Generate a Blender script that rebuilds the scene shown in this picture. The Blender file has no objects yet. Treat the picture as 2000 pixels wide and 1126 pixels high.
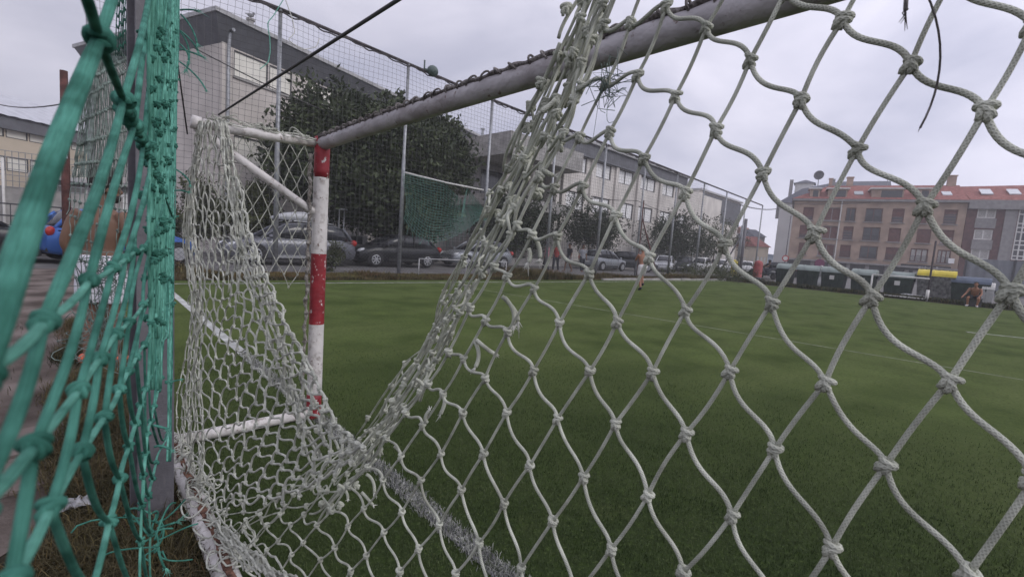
import bpy, bmesh, math, random
import numpy as np
from mathutils import Vector, Matrix, Euler
random.seed(7); rng = np.random.default_rng(7)
S = bpy.context.scene; COL = S.collection
R = math.radians; PI = math.pi
# ------------------------------------------------------------------ camera
F = 890.0; CX, CY = 1000.0, 563.0; H = 1.40        # calibrated from the goal frame's vanishing points
def _n(v): return v / np.linalg.norm(v)
def ray(px, py): return np.array([(px - CX) / F, -(py - CY) / F, -1.0])
_d1 = _n(ray(150, 414)); _up = _n(np.cross(_n(ray(1914, 545)), _d1))
if _up[1] < 0: _up = -_up
CM = np.array([_n(np.cross(_d1, _up)), _d1, _up])    # camera -> world
CAM = np.array([0, 0, H])
cd = bpy.data.cameras.new('camera'); cam = bpy.data.objects.new('camera', cd); COL.objects.link(cam)
cd.sensor_width = 36; cd.lens = F / 2000 * 36; cd.clip_start = 0.01; cd.clip_end = 3000
cd.dof.use_dof = True; cd.dof.focus_distance = 1.1; cd.dof.aperture_fstop = 15
m4 = Matrix([[*CM[0], 0], [*CM[1], 0], [*CM[2], H], [0, 0, 0, 1]]); cam.matrix_world = m4
S.camera = cam
# ------------------------------------------------------------------ world, sun, exposure
_sd = _n(np.array([.25, -.75, .62])); SUN_EL, SUN_AZ = math.asin(_sd[2]), math.atan2(_sd[0], _sd[1])   # behind the clouds, over the right shoulder
w = bpy.data.worlds.new("World"); S.world = w; w.use_nodes = True
nt = w.node_tree; nt.nodes.clear(); N = nt.nodes.new; L = nt.links.new
out = N('ShaderNodeOutputWorld'); bg = N('ShaderNodeBackground'); bg.inputs['Strength'].default_value = 0.1
sky = N('ShaderNodeTexSky'); sky.sky_type = 'NISHITA'; sky.sun_disc = False
sky.sun_elevation = SUN_EL; sky.sun_rotation = SUN_AZ
tc = N('ShaderNodeTexCoord'); mp = N('ShaderNodeMapping'); mp.inputs['Scale'].default_value = (1, 1, 2.3)
mp.inputs['Location'].default_value = (.4, .1, .3)
no = N('ShaderNodeTexNoise'); no.inputs['Scale'].default_value = 2.1; no.inputs['Detail'].default_value = 7; no.inputs['Distortion'].default_value = .35
no.inputs['Roughness'].default_value = .5
rp = N('ShaderNodeValToRGB'); rp.color_ramp.elements[0].position = .36; rp.color_ramp.elements[1].position = .63
rp.color_ramp.elements[0].color = (4.3, 4.35, 5.5, 1); rp.color_ramp.elements[1].color = (7.3, 7.1, 8.2, 1)
mx = N('ShaderNodeMix'); mx.data_type = 'RGBA'; mx.inputs[0].default_value = .94
L(tc.outputs['Generated'], mp.inputs[0]); L(mp.outputs[0], no.inputs['Vector']); L(no.outputs['Fac'], rp.inputs[0])
L(sky.outputs[0], mx.inputs[6]); L(rp.outputs[0], mx.inputs[7]); vm = N('ShaderNodeVectorMath'); vm.operation = 'DOT_PRODUCT'; vm.inputs[1].default_value = tuple(_sd); L(tc.outputs['Generated'], vm.inputs[0])
mr = N('ShaderNodeMapRange'); mr.inputs['From Min'].default_value = -.75; mr.inputs['From Max'].default_value = 1.0; mr.inputs['To Min'].default_value = .70; mr.inputs['To Max'].default_value = 1.42
L(vm.outputs['Value'], mr.inputs['Value']); vs = N('ShaderNodeVectorMath'); vs.operation = 'SCALE'; L(mx.outputs[2], vs.inputs[0]); L(mr.outputs[0], vs.inputs['Scale']); L(vs.outputs[0], bg.inputs[0]); L(bg.outputs[0], out.inputs[0])
sl = bpy.data.lights.new('sun', 'SUN'); sl.energy = 0.8; sl.angle = R(25); sl.color = (1, .96, .9)
so = bpy.data.objects.new('sun', sl); COL.objects.link(so); so.rotation_euler = Vector(_sd).to_track_quat('Z', 'Y').to_euler()
S.view_settings.view_transform = 'Standard'; S.view_settings.look = 'None'; S.view_settings.exposure = .37; S.view_settings.gamma = 1
S.cycles.max_bounces = 5
try: S.cycles.use_denoising = True
except Exception: pass
# ------------------------------------------------------------------ pixel -> world on a known plane
def gnd(px, py, z=0.0):
    d = CM @ ray(px, py); return CAM + d * ((z - H) / d[2])
def atY(px, py, Y):
    d = CM @ ray(px, py); return CAM + d * (Y / d[1])
def atX(px, py, X):
    d = CM @ ray(px, py); return CAM + d * (X / d[0])
def atD(px, py, r):
    return CAM + _n(CM @ ray(px, py)) * r
def onp(px, py, P0, th):
    n = np.array([-math.sin(th), math.cos(th), 0]); d = CM @ ray(px, py)
    p = CAM + d * (np.dot(n, np.array([P0[0], P0[1], 0]) - CAM) / np.dot(n, d))
    return (p[0] - P0[0]) * math.cos(th) + (p[1] - P0[1]) * math.sin(th), p[2]
# ------------------------------------------------------------------ materials
def M(name, col, rough=.7, var=.18, scale=6, bump=0, bscale=40, metal=0, spec=.4, col2=None, pos=(.35, .65), detail=5):
    m = bpy.data.materials.new(name); m.use_nodes = True; t = m.node_tree; b = t.nodes['Principled BSDF']
    b.inputs['Roughness'].default_value = rough; b.inputs['Metallic'].default_value = metal
    b.inputs['Specular IOR Level'].default_value = spec
    c = t.nodes.new('ShaderNodeTexCoord'); n = t.nodes.new('ShaderNodeTexNoise')
    n.inputs['Scale'].default_value = scale; n.inputs['Detail'].default_value = detail
    t.links.new(c.outputs['Object'], n.inputs['Vector'])
    r = t.nodes.new('ShaderNodeValToRGB'); e = r.color_ramp.elements
    e[0].position, e[1].position = pos
    e[0].color = (*[x * (1 - var) for x in col], 1)
    e[1].color = (*(col2 if col2 else [min(1, x * (1 + var)) for x in col]), 1)
    t.links.new(n.outputs['Fac'], r.inputs[0]); t.links.new(r.outputs[0], b.inputs['Base Color'])
    if bump:
        n2 = t.nodes.new('ShaderNodeTexNoise'); n2.inputs['Scale'].default_value = bscale; n2.inputs['Detail'].default_value = 4
        t.links.new(c.outputs['Object'], n2.inputs['Vector'])
        bp = t.nodes.new('ShaderNodeBump'); bp.inputs['Strength'].default_value = bump; bp.inputs['Distance'].default_value = .02
        t.links.new(n2.outputs['Fac'], bp.inputs['Height']); t.links.new(bp.outputs[0], b.inputs['Normal'])
    return m
def ropemat(name, col, col2, k=5, pitch=160, bump=.6, dist=.002, mulf=.2):
    """braided cord: two crossing helices from the tube's own UV (u round, v metres)"""
    m = M(name, col, .85, .25, 30, spec=.15, col2=col2); t = m.node_tree; b = t.nodes['Principled BSDF']
    uv = t.nodes.new('ShaderNodeUVMap'); sp = t.nodes.new('ShaderNodeSeparateXYZ'); t.links.new(uv.outputs[0], sp.inputs[0])
    def mt(op, a, bb):
        x = t.nodes.new('ShaderNodeMath'); x.operation = op
        for i, v in enumerate((a, bb)):
            if v is None: continue
            if isinstance(v, (int, float)): x.inputs[i].default_value = v
            else: t.links.new(v, x.inputs[i])
        return x.outputs[0]
    u = mt('MULTIPLY', sp.outputs[0], 2 * PI * k); v = mt('MULTIPLY', sp.outputs[1], 2 * PI * pitch)
    s1 = mt('SINE', mt('ADD', u, v), None); s2 = mt('SINE', mt('SUBTRACT', u, v), None)
    h = mt('MAXIMUM', s1, s2)
    bp = t.nodes.new('ShaderNodeBump'); bp.inputs['Strength'].default_value = bump; bp.inputs['Distance'].default_value = dist
    t.links.new(h, bp.inputs['Height']); t.links.new(bp.outputs[0], b.inputs['Normal'])
    old = b.inputs['Base Color'].links[0].from_socket
    mm = t.nodes.new('ShaderNodeMix'); mm.data_type = 'RGBA'; mm.blend_type = 'MULTIPLY'; mm.inputs[0].default_value = mulf
    cr = t.nodes.new('ShaderNodeValToRGB'); cr.color_ramp.elements[0].position = .0; cr.color_ramp.elements[1].position = .75
    cr.color_ramp.elements[0].color = (.45, .45, .42, 1); t.links.new(h, cr.inputs[0])
    t.links.new(old, mm.inputs[6]); t.links.new(cr.outputs[0], mm.inputs[7]); t.links.new(mm.outputs[2], b.inputs['Base Color'])
    return m
def addnode_mix(m, fac_scale, pos, col, vec='Object', stretch=(1, 1, 1), detail=6):
    """lay worn patches of a second colour over a material"""
    t = m.node_tree; b = t.nodes['Principled BSDF']; old = b.inputs['Base Color'].links[0].from_socket
    c = t.nodes.new('ShaderNodeTexCoord'); mp = t.nodes.new('ShaderNodeMapping'); mp.inputs['Scale'].default_value = stretch
    n = t.nodes.new('ShaderNodeTexNoise'); n.inputs['Scale'].default_value = fac_scale; n.inputs['Detail'].default_value = detail; n.inputs['Roughness'].default_value = .65
    r = t.nodes.new('ShaderNodeValToRGB'); r.color_ramp.elements[0].position, r.color_ramp.elements[1].position = pos
    x = t.nodes.new('ShaderNodeMix'); x.data_type = 'RGBA'; x.inputs[7].default_value = (*col, 1)
    t.links.new(c.outputs[vec], mp.inputs[0]); t.links.new(mp.outputs[0], n.inputs['Vector']); t.links.new(n.outputs['Fac'], r.inputs[0])
    t.links.new(r.outputs[0], x.inputs[0]); t.links.new(old, x.inputs[6]); t.links.new(x.outputs[2], b.inputs['Base Color'])
    return m
def fibremat(name, col, col2):
    """flat bundle of fine plastic filaments running along the twine (tube UV: u round, v metres)"""
    m = M(name, col, .8, .3, 60, spec=.12, col2=col2); t = m.node_tree; b = t.nodes['Principled BSDF']
    uv = t.nodes.new('ShaderNodeUVMap'); mp = t.nodes.new('ShaderNodeMapping'); mp.inputs['Scale'].default_value = (26, 70, 1)
    n = t.nodes.new('ShaderNodeTexNoise'); n.inputs['Scale'].default_value = 1; n.inputs['Detail'].default_value = 5; n.inputs['Roughness'].default_value = .65
    t.links.new(uv.outputs[0], mp.inputs[0]); t.links.new(mp.outputs[0], n.inputs['Vector'])
    bp = t.nodes.new('ShaderNodeBump'); bp.inputs['Strength'].default_value = .7; bp.inputs['Distance'].default_value = .0008
    t.links.new(n.outputs['Fac'], bp.inputs['Height']); t.links.new(bp.outputs[0], b.inputs['Normal'])
    old = b.inputs['Base Color'].links[0].from_socket; r = t.nodes.new('ShaderNodeValToRGB'); r.color_ramp.elements[0].position = .36; r.color_ramp.elements[1].position = .62; r.color_ramp.elements[0].color = (.5, .55, .52, 1)
    x = t.nodes.new('ShaderNodeMix'); x.data_type = 'RGBA'; x.blend_type = 'MULTIPLY'; x.inputs[0].default_value = .8
    t.links.new(n.outputs['Fac'], r.inputs[0]); t.links.new(old, x.inputs[6]); t.links.new(r.outputs[0], x.inputs[7]); t.links.new(x.outputs[2], b.inputs['Base Color'])
    return m
# ------------------------------------------------------------------ mesh builder
class MB:
    def __init__(s): s.v = []; s.f = []; s.mi = []; s.uv = []; s.n = 0
    def add(s, verts, faces, mi=0, uvs=None):
        o = s.n; s.v.extend([tuple(map(float, x)) for x in verts]); s.n += len(verts)
        for k, f in enumerate(faces):
            s.f.append([i + o for i in f]); s.mi.append(mi)
            s.uv.append(uvs[k] if uvs else [(0, 0)] * len(f))
    def box(s, c, size, rot=None, mi=0):
        x, y, z = [a / 2 for a in size]
        P = [Vector((i * x, j * y, k * z)) for k in (-1, 1) for j in (-1, 1) for i in (-1, 1)]
        if rot is not None:
            E = Euler(rot).to_matrix() if not isinstance(rot, Matrix) else rot; P = [E @ p for p in P]
        P = [p + Vector(c) for p in P]
        s.add(P, [(0, 2, 3, 1), (4, 5, 7, 6), (0, 1, 5, 4), (2, 6, 7, 3), (0, 4, 6, 2), (1, 3, 7, 5)], mi)
    def tube(s, pts, r, n=8, mi=0, cap=True, flat=None, v0=0.0):
        P = np.array(pts, float); k = len(P)
        if k < 2: return
        rr = np.full(k, r, float) if np.isscalar(r) else np.array(r, float)
        T = np.gradient(P, axis=0); T /= (np.linalg.norm(T, axis=1)[:, None] + 1e-12)
        a = np.array([0, 0, 1.0]) if abs(T[0][2]) < .9 else np.array([1.0, 0, 0])
        A = np.zeros_like(P); A[0] = _n(np.cross(T[0], a))
        for i in range(1, k):
            q = A[i - 1] - T[i] * np.dot(A[i - 1], T[i]); A[i] = _n(q)
        B = np.cross(T, A); ang = np.linspace(0, 2 * PI, n, endpoint=False)
        sx = 1.0; sy = flat or 1.0
        V = P[:, None, :] + rr[:, None, None] * (sx * np.cos(ang)[None, :, None] * A[:, None, :] + sy * np.sin(ang)[None, :, None] * B[:, None, :])
        Ls = np.concatenate([[0], np.cumsum(np.linalg.norm(np.diff(P, axis=0), axis=1))]) + v0
        F_ = []; U = []
        for i in range(k - 1):
            for j in range(n):
                j2 = (j + 1) % n; F_.append((i * n + j, i * n + j2, (i + 1) * n + j2, (i + 1) * n + j))
                U.append([(j / n, Ls[i]), ((j + 1) / n, Ls[i]), ((j + 1) / n, Ls[i + 1]), (j / n, Ls[i + 1])])
        if cap:
            F_.append(tuple(range(n - 1, -1, -1))); U.append([(0, 0)] * n)
            F_.append(tuple((k - 1) * n + j for j in range(n))); U.append([(0, 0)] * n)
        s.add(V.reshape(-1, 3), F_, mi, U)
    def rings(s, R_, mi=0, closed=True, cap=True):
        k = len(R_); n = len(R_[0]); V = [p for r in R_ for p in r]; Fc = []
        for i in range(k - 1):
            for j in range(n if closed else n - 1):
                j2 = (j + 1) % n; Fc.append((i * n + j, i * n + j2, (i + 1) * n + j2, (i + 1) * n + j))
        if cap: Fc += [tuple(range(n - 1, -1, -1)), tuple((k - 1) * n + j for j in range(n))]
        s.add(V, Fc, mi)
    def lathe(s, prof, c=(0, 0, 0), axis='z', n=16, mi=0):
        R_ = []
        for r, h in prof:
            ring = []
            for j in range(n):
                a = 2 * PI * j / n; x, y = r * math.cos(a), r * math.sin(a)
                p = (x, y, h) if axis == 'z' else ((x, h, y) if axis == 'y' else (h, x, y))
                ring.append((p[0] + c[0], p[1] + c[1], p[2] + c[2]))
            R_.append(ring)
        s.rings(R_, mi)
    def ell(s, c, r, n=12, m=8, mi=0, rot=None):
        R_ = []
        for i in range(m + 1):
            t = PI * (i + .02) / (m + .04); ring = []
            for j in range(n):
                a = 2 * PI * j / n; p = Vector((r[0] * math.sin(t) * math.cos(a), r[1] * math.sin(t) * math.sin(a), r[2] * math.cos(t)))
                if rot: p = Euler(rot).to_matrix() @ p
                ring.append((p.x + c[0], p.y + c[1], p.z + c[2]))
            R_.append(ring)
        s.rings(R_, mi)
    def prism(s, poly, d, mi=0):
        """poly: list of 3-D points, d: extrusion vector"""
        n = len(poly); q = [tuple(np.add(p, d)) for p in poly]
        s.add(list(poly) + q, [tuple(range(n - 1, -1, -1)), tuple(range(n, 2 * n))] + [(i, (i + 1) % n, n + (i + 1) % n, n + i) for i in range(n)], mi)
    def build(s, name, mats, parent=None, smooth=False, at=None):
        me = bpy.data.meshes.new(name); V = s.v
        if at is not None: V = [(a - at[0], b - at[1], c - at[2]) for a, b, c in V]
        me.from_pydata(V, [], s.f); mats = mats if isinstance(mats, (list, tuple)) else [mats]
        for m in mats: me.materials.append(m)
        me.polygons.foreach_set('material_index', s.mi)
        u = me.uv_layers.new(name='UVMap'); fl = [c for f in s.uv for p in f for c in p]
        u.data.foreach_set('uv', fl)
        if smooth: me.polygons.foreach_set('use_smooth', [True] * len(me.polygons))
        me.update(); o = bpy.data.objects.new(name, me); COL.objects.link(o)
        if at is not None: o.location = at
        if parent: o.parent = parent
        return o
def tag(o, label=None, cat=None, group=None, kind=None):
    if label: o['label'] = label
    if cat: o['category'] = cat
    if group: o['group'] = group
    if kind: o['kind'] = kind
    return o
def thing(name, label, cat, loc=(0, 0, 0), rz=0, group=None):
    o = bpy.data.objects.new(name, None); COL.objects.link(o); o.location = loc; o.rotation_euler = (0, 0, rz)
    o.empty_display_size = .1
    return tag(o, label, cat, group)
def copy_tree(o, loc=None, rz=None, label=None, parent=None):
    c = o.copy(); COL.objects.link(c)
    if parent: c.parent = parent
    if loc is not None: c.location = loc
    if rz is not None: c.rotation_euler = (0, 0, rz)
    if label: c['label'] = label
    for ch in list(o.children): copy_tree(ch, parent=c)
    return c
def herm(p0, p1, t0, t1, n):
    t = np.linspace(0, 1, n)[:, None]; p0, p1, t0, t1 = map(lambda a: np.array(a, float), (p0, p1, t0, t1))
    return (2 * t**3 - 3 * t**2 + 1) * p0 + (t**3 - 2 * t**2 + t) * t0 + (-2 * t**3 + 3 * t**2) * p1 + (t**3 - t**2) * t1
def mesh_np(name, V, faces_n, mats, mi=None, parent=None):
    """V: (k*faces_n,3) loose polygons"""
    k = len(V) // faces_n; me = bpy.data.meshes.new(name); me.vertices.add(len(V)); me.loops.add(len(V)); me.polygons.add(k)
    me.vertices.foreach_set('co', V.astype(np.float32).ravel()); me.loops.foreach_set('vertex_index', np.arange(len(V), dtype=np.int32))
    me.polygons.foreach_set('loop_start', np.arange(0, len(V), faces_n, dtype=np.int32))
    for m in mats: me.materials.append(m)
    if mi is not None: me.polygons.foreach_set('material_index', mi.astype(np.int32))
    me.update(calc_edges=True); o = bpy.data.objects.new(name, me); COL.objects.link(o)
    if parent: o.parent = parent
    return o
# ================================================================== MATERIALS
m_turf = M('turf', (.064, .092, .024), .95, .3, 1.3, .5, 90, spec=.06, col2=(.088, .118, .036), detail=9)
addnode_mix(m_turf, .35, (.42, .72), (.102, .126, .044), stretch=(1, 2.5, 1))
def shade_goalmouth(m, c, r0, r1, col):
    """dark infill and shade between blades, painted into the turf round the goal"""
    t = m.node_tree; b = t.nodes['Principled BSDF']; old = b.inputs['Base Color'].links[0].from_socket
    tc_ = t.nodes.new('ShaderNodeTexCoord'); vm = t.nodes.new('ShaderNodeVectorMath'); vm.operation = 'DISTANCE'; vm.inputs[1].default_value = c
    n = t.nodes.new('ShaderNodeTexNoise'); n.inputs['Scale'].default_value = .9; n.inputs['Detail'].default_value = 6
    ma = t.nodes.new('ShaderNodeMath'); ma.operation = 'MULTIPLY_ADD'; ma.inputs[1].default_value = 3.2
    mr = t.nodes.new('ShaderNodeMapRange'); mr.inputs['From Min'].default_value = r1 + 1.6; mr.inputs['From Max'].default_value = r0 + 1.6
    x = t.nodes.new('ShaderNodeMix'); x.data_type = 'RGBA'; x.inputs[7].default_value = (*col, 1)
    t.links.new(tc_.outputs['Object'], vm.inputs[0]); t.links.new(tc_.outputs['Object'], n.inputs['Vector']); t.links.new(n.outputs['Fac'], ma.inputs[0]); t.links.new(vm.outputs['Value'], ma.inputs[2])
    t.links.new(ma.outputs[0], mr.inputs['Value']); t.links.new(mr.outputs[0], x.inputs[0]); t.links.new(old, x.inputs[6]); t.links.new(x.outputs[2], b.inputs['Base Color'])
shade_goalmouth(m_turf, (1.3, .4, 0), 1.0, 6.0, (.030, .044, .016))  # near turf darkened in its colour, standing in for the pile's self-shadow
addnode_mix(m_turf, 1.1, (.58, .86), (.078, .092, .036)); addnode_mix(m_turf, 24, (.48, .72), (.040, .062, .016)); addnode_mix(m_turf, 60, (.55, .75), (.115, .150, .055))
m_blade = M('turf_blade', (.047, .078, .022), .75, .35, 3, spec=.2, col2=(.076, .100, .040))
m_lblade = M('line_blade', (.40, .405, .37), .8, .25, 9, spec=.2)
m_gblade = M('grey_fibre', (.20, .20, .21), .8, .3, 9, spec=.2)
m_line = M('line_paint', (.40, .41, .39), .9, .3, 5, .3, 120, spec=.1); m_lined = M('worn_line', (.10, .105, .10), .9, .4, 30, .6, 90, spec=.1, col2=(.26, .26, .26))
m_road = M('asphalt', (.15, .145, .14), .9, .2, 1.2, .4, 60, spec=.2)
m_dirt = M('dirt', (.115, .092, .078), .95, .4, 1.8, .7, 45, spec=.1, col2=(.20, .168, .15), detail=10)
m_verge = M('verge_soil', (.026, .026, .017), .95, .4, 5, .8, 60, spec=.1, col2=(.06, .052, .036))
m_weed = M('weed_blade', (.050, .055, .026), .8, .5, 1.5, spec=.15, col2=(.125, .100, .055))
m_straw = M('dry_weed', (.20, .115, .058), .8, .4, 1.2, spec=.15, col2=(.13, .125, .05))
m_conc = M('concrete', (.30, .29, .275), .85, .2, 2.5, .3, 40)
m_grey = M('galvanised', (.30, .31, .32), .45, .2, 9, metal=.5)
m_pole = M('grey_pole', (.135, .13, .14), .6, .2, 5, .2, 60, metal=.1); addnode_mix(m_pole, 9, (.6, .75), (.20, .195, .19), stretch=(1, 1, .25))
m_rail = M('dark_rail', (.07, .06, .065), .8, .3, 8, .4, 30)
m_wire = M('dark_wire', (.055, .052, .052), .7, .2, 5)
m_netwire = M('fence_twine', (.085, .085, .085), .8, .2, 5)
m_white = M('white_paint', (.60, .575, .55), .55, .12, 6, .35, 30); addnode_mix(m_white, 14, (.52, .68), (.30, .265, .24)); addnode_mix(m_white, 30, (.60, .68), (.16, .11, .085))
m_bar = M('crossbar_paint', (.41, .39, .40), .55, .18, 5, .35, 30); addnode_mix(m_bar, 6, (.48, .64), (.25, .225, .225), stretch=(1, .5, 1)); addnode_mix(m_bar, 26, (.60, .68), (.14, .095, .08))
m_red = M('red_paint', (.25, .022, .030), .5, .22, 8, .3, 40); addnode_mix(m_red, 24, (.60, .63), (.60, .57, .55), stretch=(1, 1, .6)); addnode_mix(m_red, 12, (.6, .75), (.13, .02, .025))
m_rust = M('rust', (.10, .045, .03), .9, .5, 25, .6, 70, col2=(.24, .12, .08))
m_rope = ropemat('white_cord', (.46, .475, .395), (.61, .625, .53), 5, 260, .5, .0012); addnode_mix(m_rope, 11, (.52, .74), (.29, .29, .235))
m_rope2 = ropemat('weathered_cord', (.45, .46, .40), (.60, .61, .53), 4, 220, .35, .001)
m_fray = M('frayed_cord', (.55, .55, .51), .9, .2, 60)
m_green = fibremat('green_twine', (.052, .20, .150), (.095, .30, .235))
m_greend = ropemat('dark_green_twine', (.026, .085, .068), (.048, .135, .105), 3, 420, .4, .0006, .25)
m_greenlit = fibremat('lit_faded_green_twine', (.10, .33, .25), (.18, .48, .38))  # paler copy of the green twine: sky light painted in, plus some fading
m_greenp = M('pale_green_twine', (.13, .36, .28), .8, .25, 40)
m_oldgreen = M('old_green_twine', (.14, .175, .155), .85, .3, 30, col2=(.25, .315, .28))
m_patch = M('green_mesh', (.11, .22, .18), .85, .25, 20)
m_wallA = M('school_render', (.53, .49, .45), .9, .1, .8, .2, 30, spec=.2); addnode_mix(m_wallA, 1.1, (.5, .8), (.42, .39, .36), stretch=(1, 1, .2))
m_wallB = M('far_school_render', (.58, .55, .51), .9, .1, .6, .2, 30, spec=.2); addnode_mix(m_wallB, .9, (.5, .75), (.36, .34, .315), stretch=(1, 1, .15))
m_wallC = M('beige_render', (.52, .45, .35), .9, .08, .6, .2, 30, spec=.2)
m_fascia = M('dark_fascia', (.115, .118, .13), .7, .15, 2)
m_edge = M('roof_edge', (.36, .36, .36), .6, .15, 2)
m_blind = M('roller_blind', (.72, .70, .62), .7, .05, 1.5)
m_blindw = M('white_blind', (.74, .74, .73), .7, .05, 1.5)
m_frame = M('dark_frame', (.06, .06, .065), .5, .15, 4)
m_glass = M('dark_glass', (.03, .032, .036), .12, .2, 2, spec=.6)
m_metal = M('corrugated_metal', (.50, .51, .54), .45, .1, 2, metal=.3)
m_brick = M('tan_brick', (.35, .262, .205), .9, .2, .7, .3, 30, spec=.15)
m_shut = M('brown_shutter', (.13, .058, .050), .7, .2, 3)
m_redbrick = M('dark_red_brick', (.11, .058, .055), .9, .2, 2)
m_tile = M('red_tile', (.24, .080, .066), .85, .25, 2.5, .5, 30, col2=(.31, .125, .105))
m_slate = M('slate', (.09, .095, .115), .7, .15, 3)
m_wfr = M('white_frame', (.62, .61, .58), .6, .1, 4)
m_greybl = M('grey_stone', (.25, .24, .235), .85, .15, 2)
m_curt = M('net_curtain', (.38, .37, .35), .9, .25, 9)
m_leaf = M('leaf', (.026, .040, .018), .55, .4, 1.2, spec=.22, col2=(.078, .098, .046))
m_leaf2 = M('dark_leaf', (.024, .034, .019), .6, .4, 1.2, spec=.2, col2=(.045, .058, .030))
m_leaf3 = M('olive_leaf', (.045, .058, .022), .6, .4, 1.2, spec=.25, col2=(.085, .095, .04))
m_bark = M('bark', (.11, .085, .065), .95, .3, 8, .8, 30)
m_wood = M('old_timber', (.105, .045, .038), .9, .35, 7, .6, 40); addnode_mix(m_wood, 5, (.5, .7), (.06, .035, .03), stretch=(1, 1, .12))
m_black = M('black_plastic', (.015, .015, .016), .6, .2, 8)
m_tyre = M('tyre', (.02, .02, .021), .85, .2, 8)
m_rim = M('alloy', (.42, .43, .44), .35, .1, 8, metal=.6)
m_hlamp = M('headlamp', (.62, .64, .66), .15, .1, 8)
m_tlamp = M('tail_lamp', (.42, .03, .025), .25, .15, 8)
m_plate = M('number_plate', (.62, .62, .60), .5, .05, 8)
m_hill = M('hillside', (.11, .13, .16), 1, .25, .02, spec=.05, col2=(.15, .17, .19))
def paint(n, c, met=.35): return M(n, c, .3, .06, 3, metal=met, spec=.5)
# ================================================================== SETTING
def sheet(name, pts, z, mat, n=1):
    mb = MB(); mb.add([(x, y, z) for x, y in pts], [tuple(range(len(pts)))]); return tag(mb.build(name, mat), kind='structure')
sheet('ground', [(-900, -900), (1500, -900), (1500, 1500), (-900, 1500)], -.030, m_road)
sheet('football_pitch', [(.34, -16), (33.2, -16), (32.0, 13.2), (.34, 12.9)], 0, m_turf)
sheet('verge', [(-60, -16), (.34, -16), (.34, 12.9), (32, 13.2), (46, 13.2), (46, 15.0), (-60, 15.0)], -.008, m_verge)
sheet('path', [(-.16, 2.7), (-.04, 4), (.02, 6), (.12, 10), (.2, 15.6), (-40, 15.6), (-40, 3.0), (-2, 2.0), (-.7, 2.1)], -.003, m_dirt)
sheet('east_verge', [(33.2, -16), (36, -16), (36, 13.2), (32.0, 13.2)], -.006, m_verge)
def line_sheet(a, b, wd, z=.004):
    a = np.array(a); b = np.array(b); d = _n(b - a); q = np.array([-d[1], d[0]]) * wd / 2
    return sheet('pitch_line', [tuple(a + q), tuple(a - q), tuple(b - q), tuple(b + q)], z, m_line)
line_sheet((1.30, 12.25), (1.30, 4.6), .10); line_sheet((1.30, 4.6), (1.30, -12), .09)['worn'] = 1; line_sheet((1.25, 12.22), (32.0, 12.35), .08, .005)
line_sheet((8.45, 12.2), (9.88, -.5), .055, .0045)['faint'] = 1; line_sheet(tuple(gnd(1888, 648)[:2]), tuple(gnd(2010, 661)[:2]), .10)
for o_ in COL.objects:
    if o_.get('faint'): o_.data.materials[0] = M('faint_line', (.20, .22, .15), .9, .35, 4, spec=.1); del o_['faint']
    if o_.get('worn'): o_.data.materials[0] = m_lined; del o_['worn']
# hills behind the town
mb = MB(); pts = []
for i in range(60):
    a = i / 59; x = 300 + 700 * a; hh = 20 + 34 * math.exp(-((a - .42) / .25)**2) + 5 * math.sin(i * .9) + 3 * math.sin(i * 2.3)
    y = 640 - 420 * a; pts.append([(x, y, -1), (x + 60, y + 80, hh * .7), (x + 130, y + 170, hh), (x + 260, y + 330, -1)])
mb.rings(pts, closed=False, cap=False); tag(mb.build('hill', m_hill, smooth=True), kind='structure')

# turf fibres near the camera: too many to count -> stuff
def blades(name, n, fx, fy, hfun, wid, mats, mifun=None, lean=.5, accept=None, parent=None, z0=0):
    x = fx(n); y = fy(n)
    if accept is not None:
        k = accept(x, y); x, y = x[k], y[k]
    n = len(x); h = hfun(n, x, y); a = rng.uniform(0, 2 * PI, n); la = rng.uniform(0, 2 * PI, n); ll = rng.uniform(0, lean, n) * h
    wv = rng.uniform(.6, 1.2, n) * wid
    b0 = np.stack([x - np.cos(a) * wv / 2, y - np.sin(a) * wv / 2, np.full(n, z0)], 1); b1 = np.stack([x + np.cos(a) * wv / 2, y + np.sin(a) * wv / 2, np.full(n, z0)], 1)
    mx_, my_ = x + np.cos(la) * ll * .35, y + np.sin(la) * ll * .35
    m0 = np.stack([mx_ + np.cos(a) * wv * .4, my_ + np.sin(a) * wv * .4, z0 + h * .6], 1); m1 = np.stack([mx_ - np.cos(a) * wv * .4, my_ - np.sin(a) * wv * .4, z0 + h * .6], 1)
    t = np.stack([x + np.cos(la) * ll, y + np.sin(la) * ll, z0 + h * (1 - .3 * (ll / (h + 1e-6)))], 1)
    V = np.stack([b0, b1, m0, m1], 1); V2 = np.stack([m1, m0, t, t + 1e-4], 1)
    allV = np.concatenate([V, V2]).reshape(-1, 3)
    mi = mifun(x, y) if mifun is not None else None
    if mi is not None: mi = np.concatenate([mi, mi])
    return mesh_np(name, allV, 4, mats, mi, parent)
def vis(x, y, lo=-.03, hi=2.1, ylo=-.2):
    p = np.stack([x, y, np.zeros_like(x)], 1) - CAM; q = p @ CM; d = -q[:, 2]
    u = q[:, 0] / np.maximum(d, .01); v = q[:, 1] / np.maximum(d, .01)
    return (d > .1) & (abs(u) < 1.22) & (v > -.78)
def near_density(x, y):
    d = np.hypot(x, y); return vis(x, y) & (rng.uniform(0, 1, len(x)) < np.clip((3.2 / (d + .5))**1.6, 0, 1) * np.clip((6.2 - d) / 3.0, 0, 1))
isl = lambda x, y: ((abs(x - 1.30 + rng.normal(0, .012, len(x))) < .055) & (rng.uniform(0, 1, len(x)) < .6)).astype(int)
g = blades('turf_fibre', 620000, lambda n: rng.uniform(.36, 8, n), lambda n: rng.uniform(-2.5, 9, n),
           lambda n, x, y: rng.uniform(.012, .028, n), .0035, [m_blade, m_lblade], isl, .9, near_density)
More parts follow.
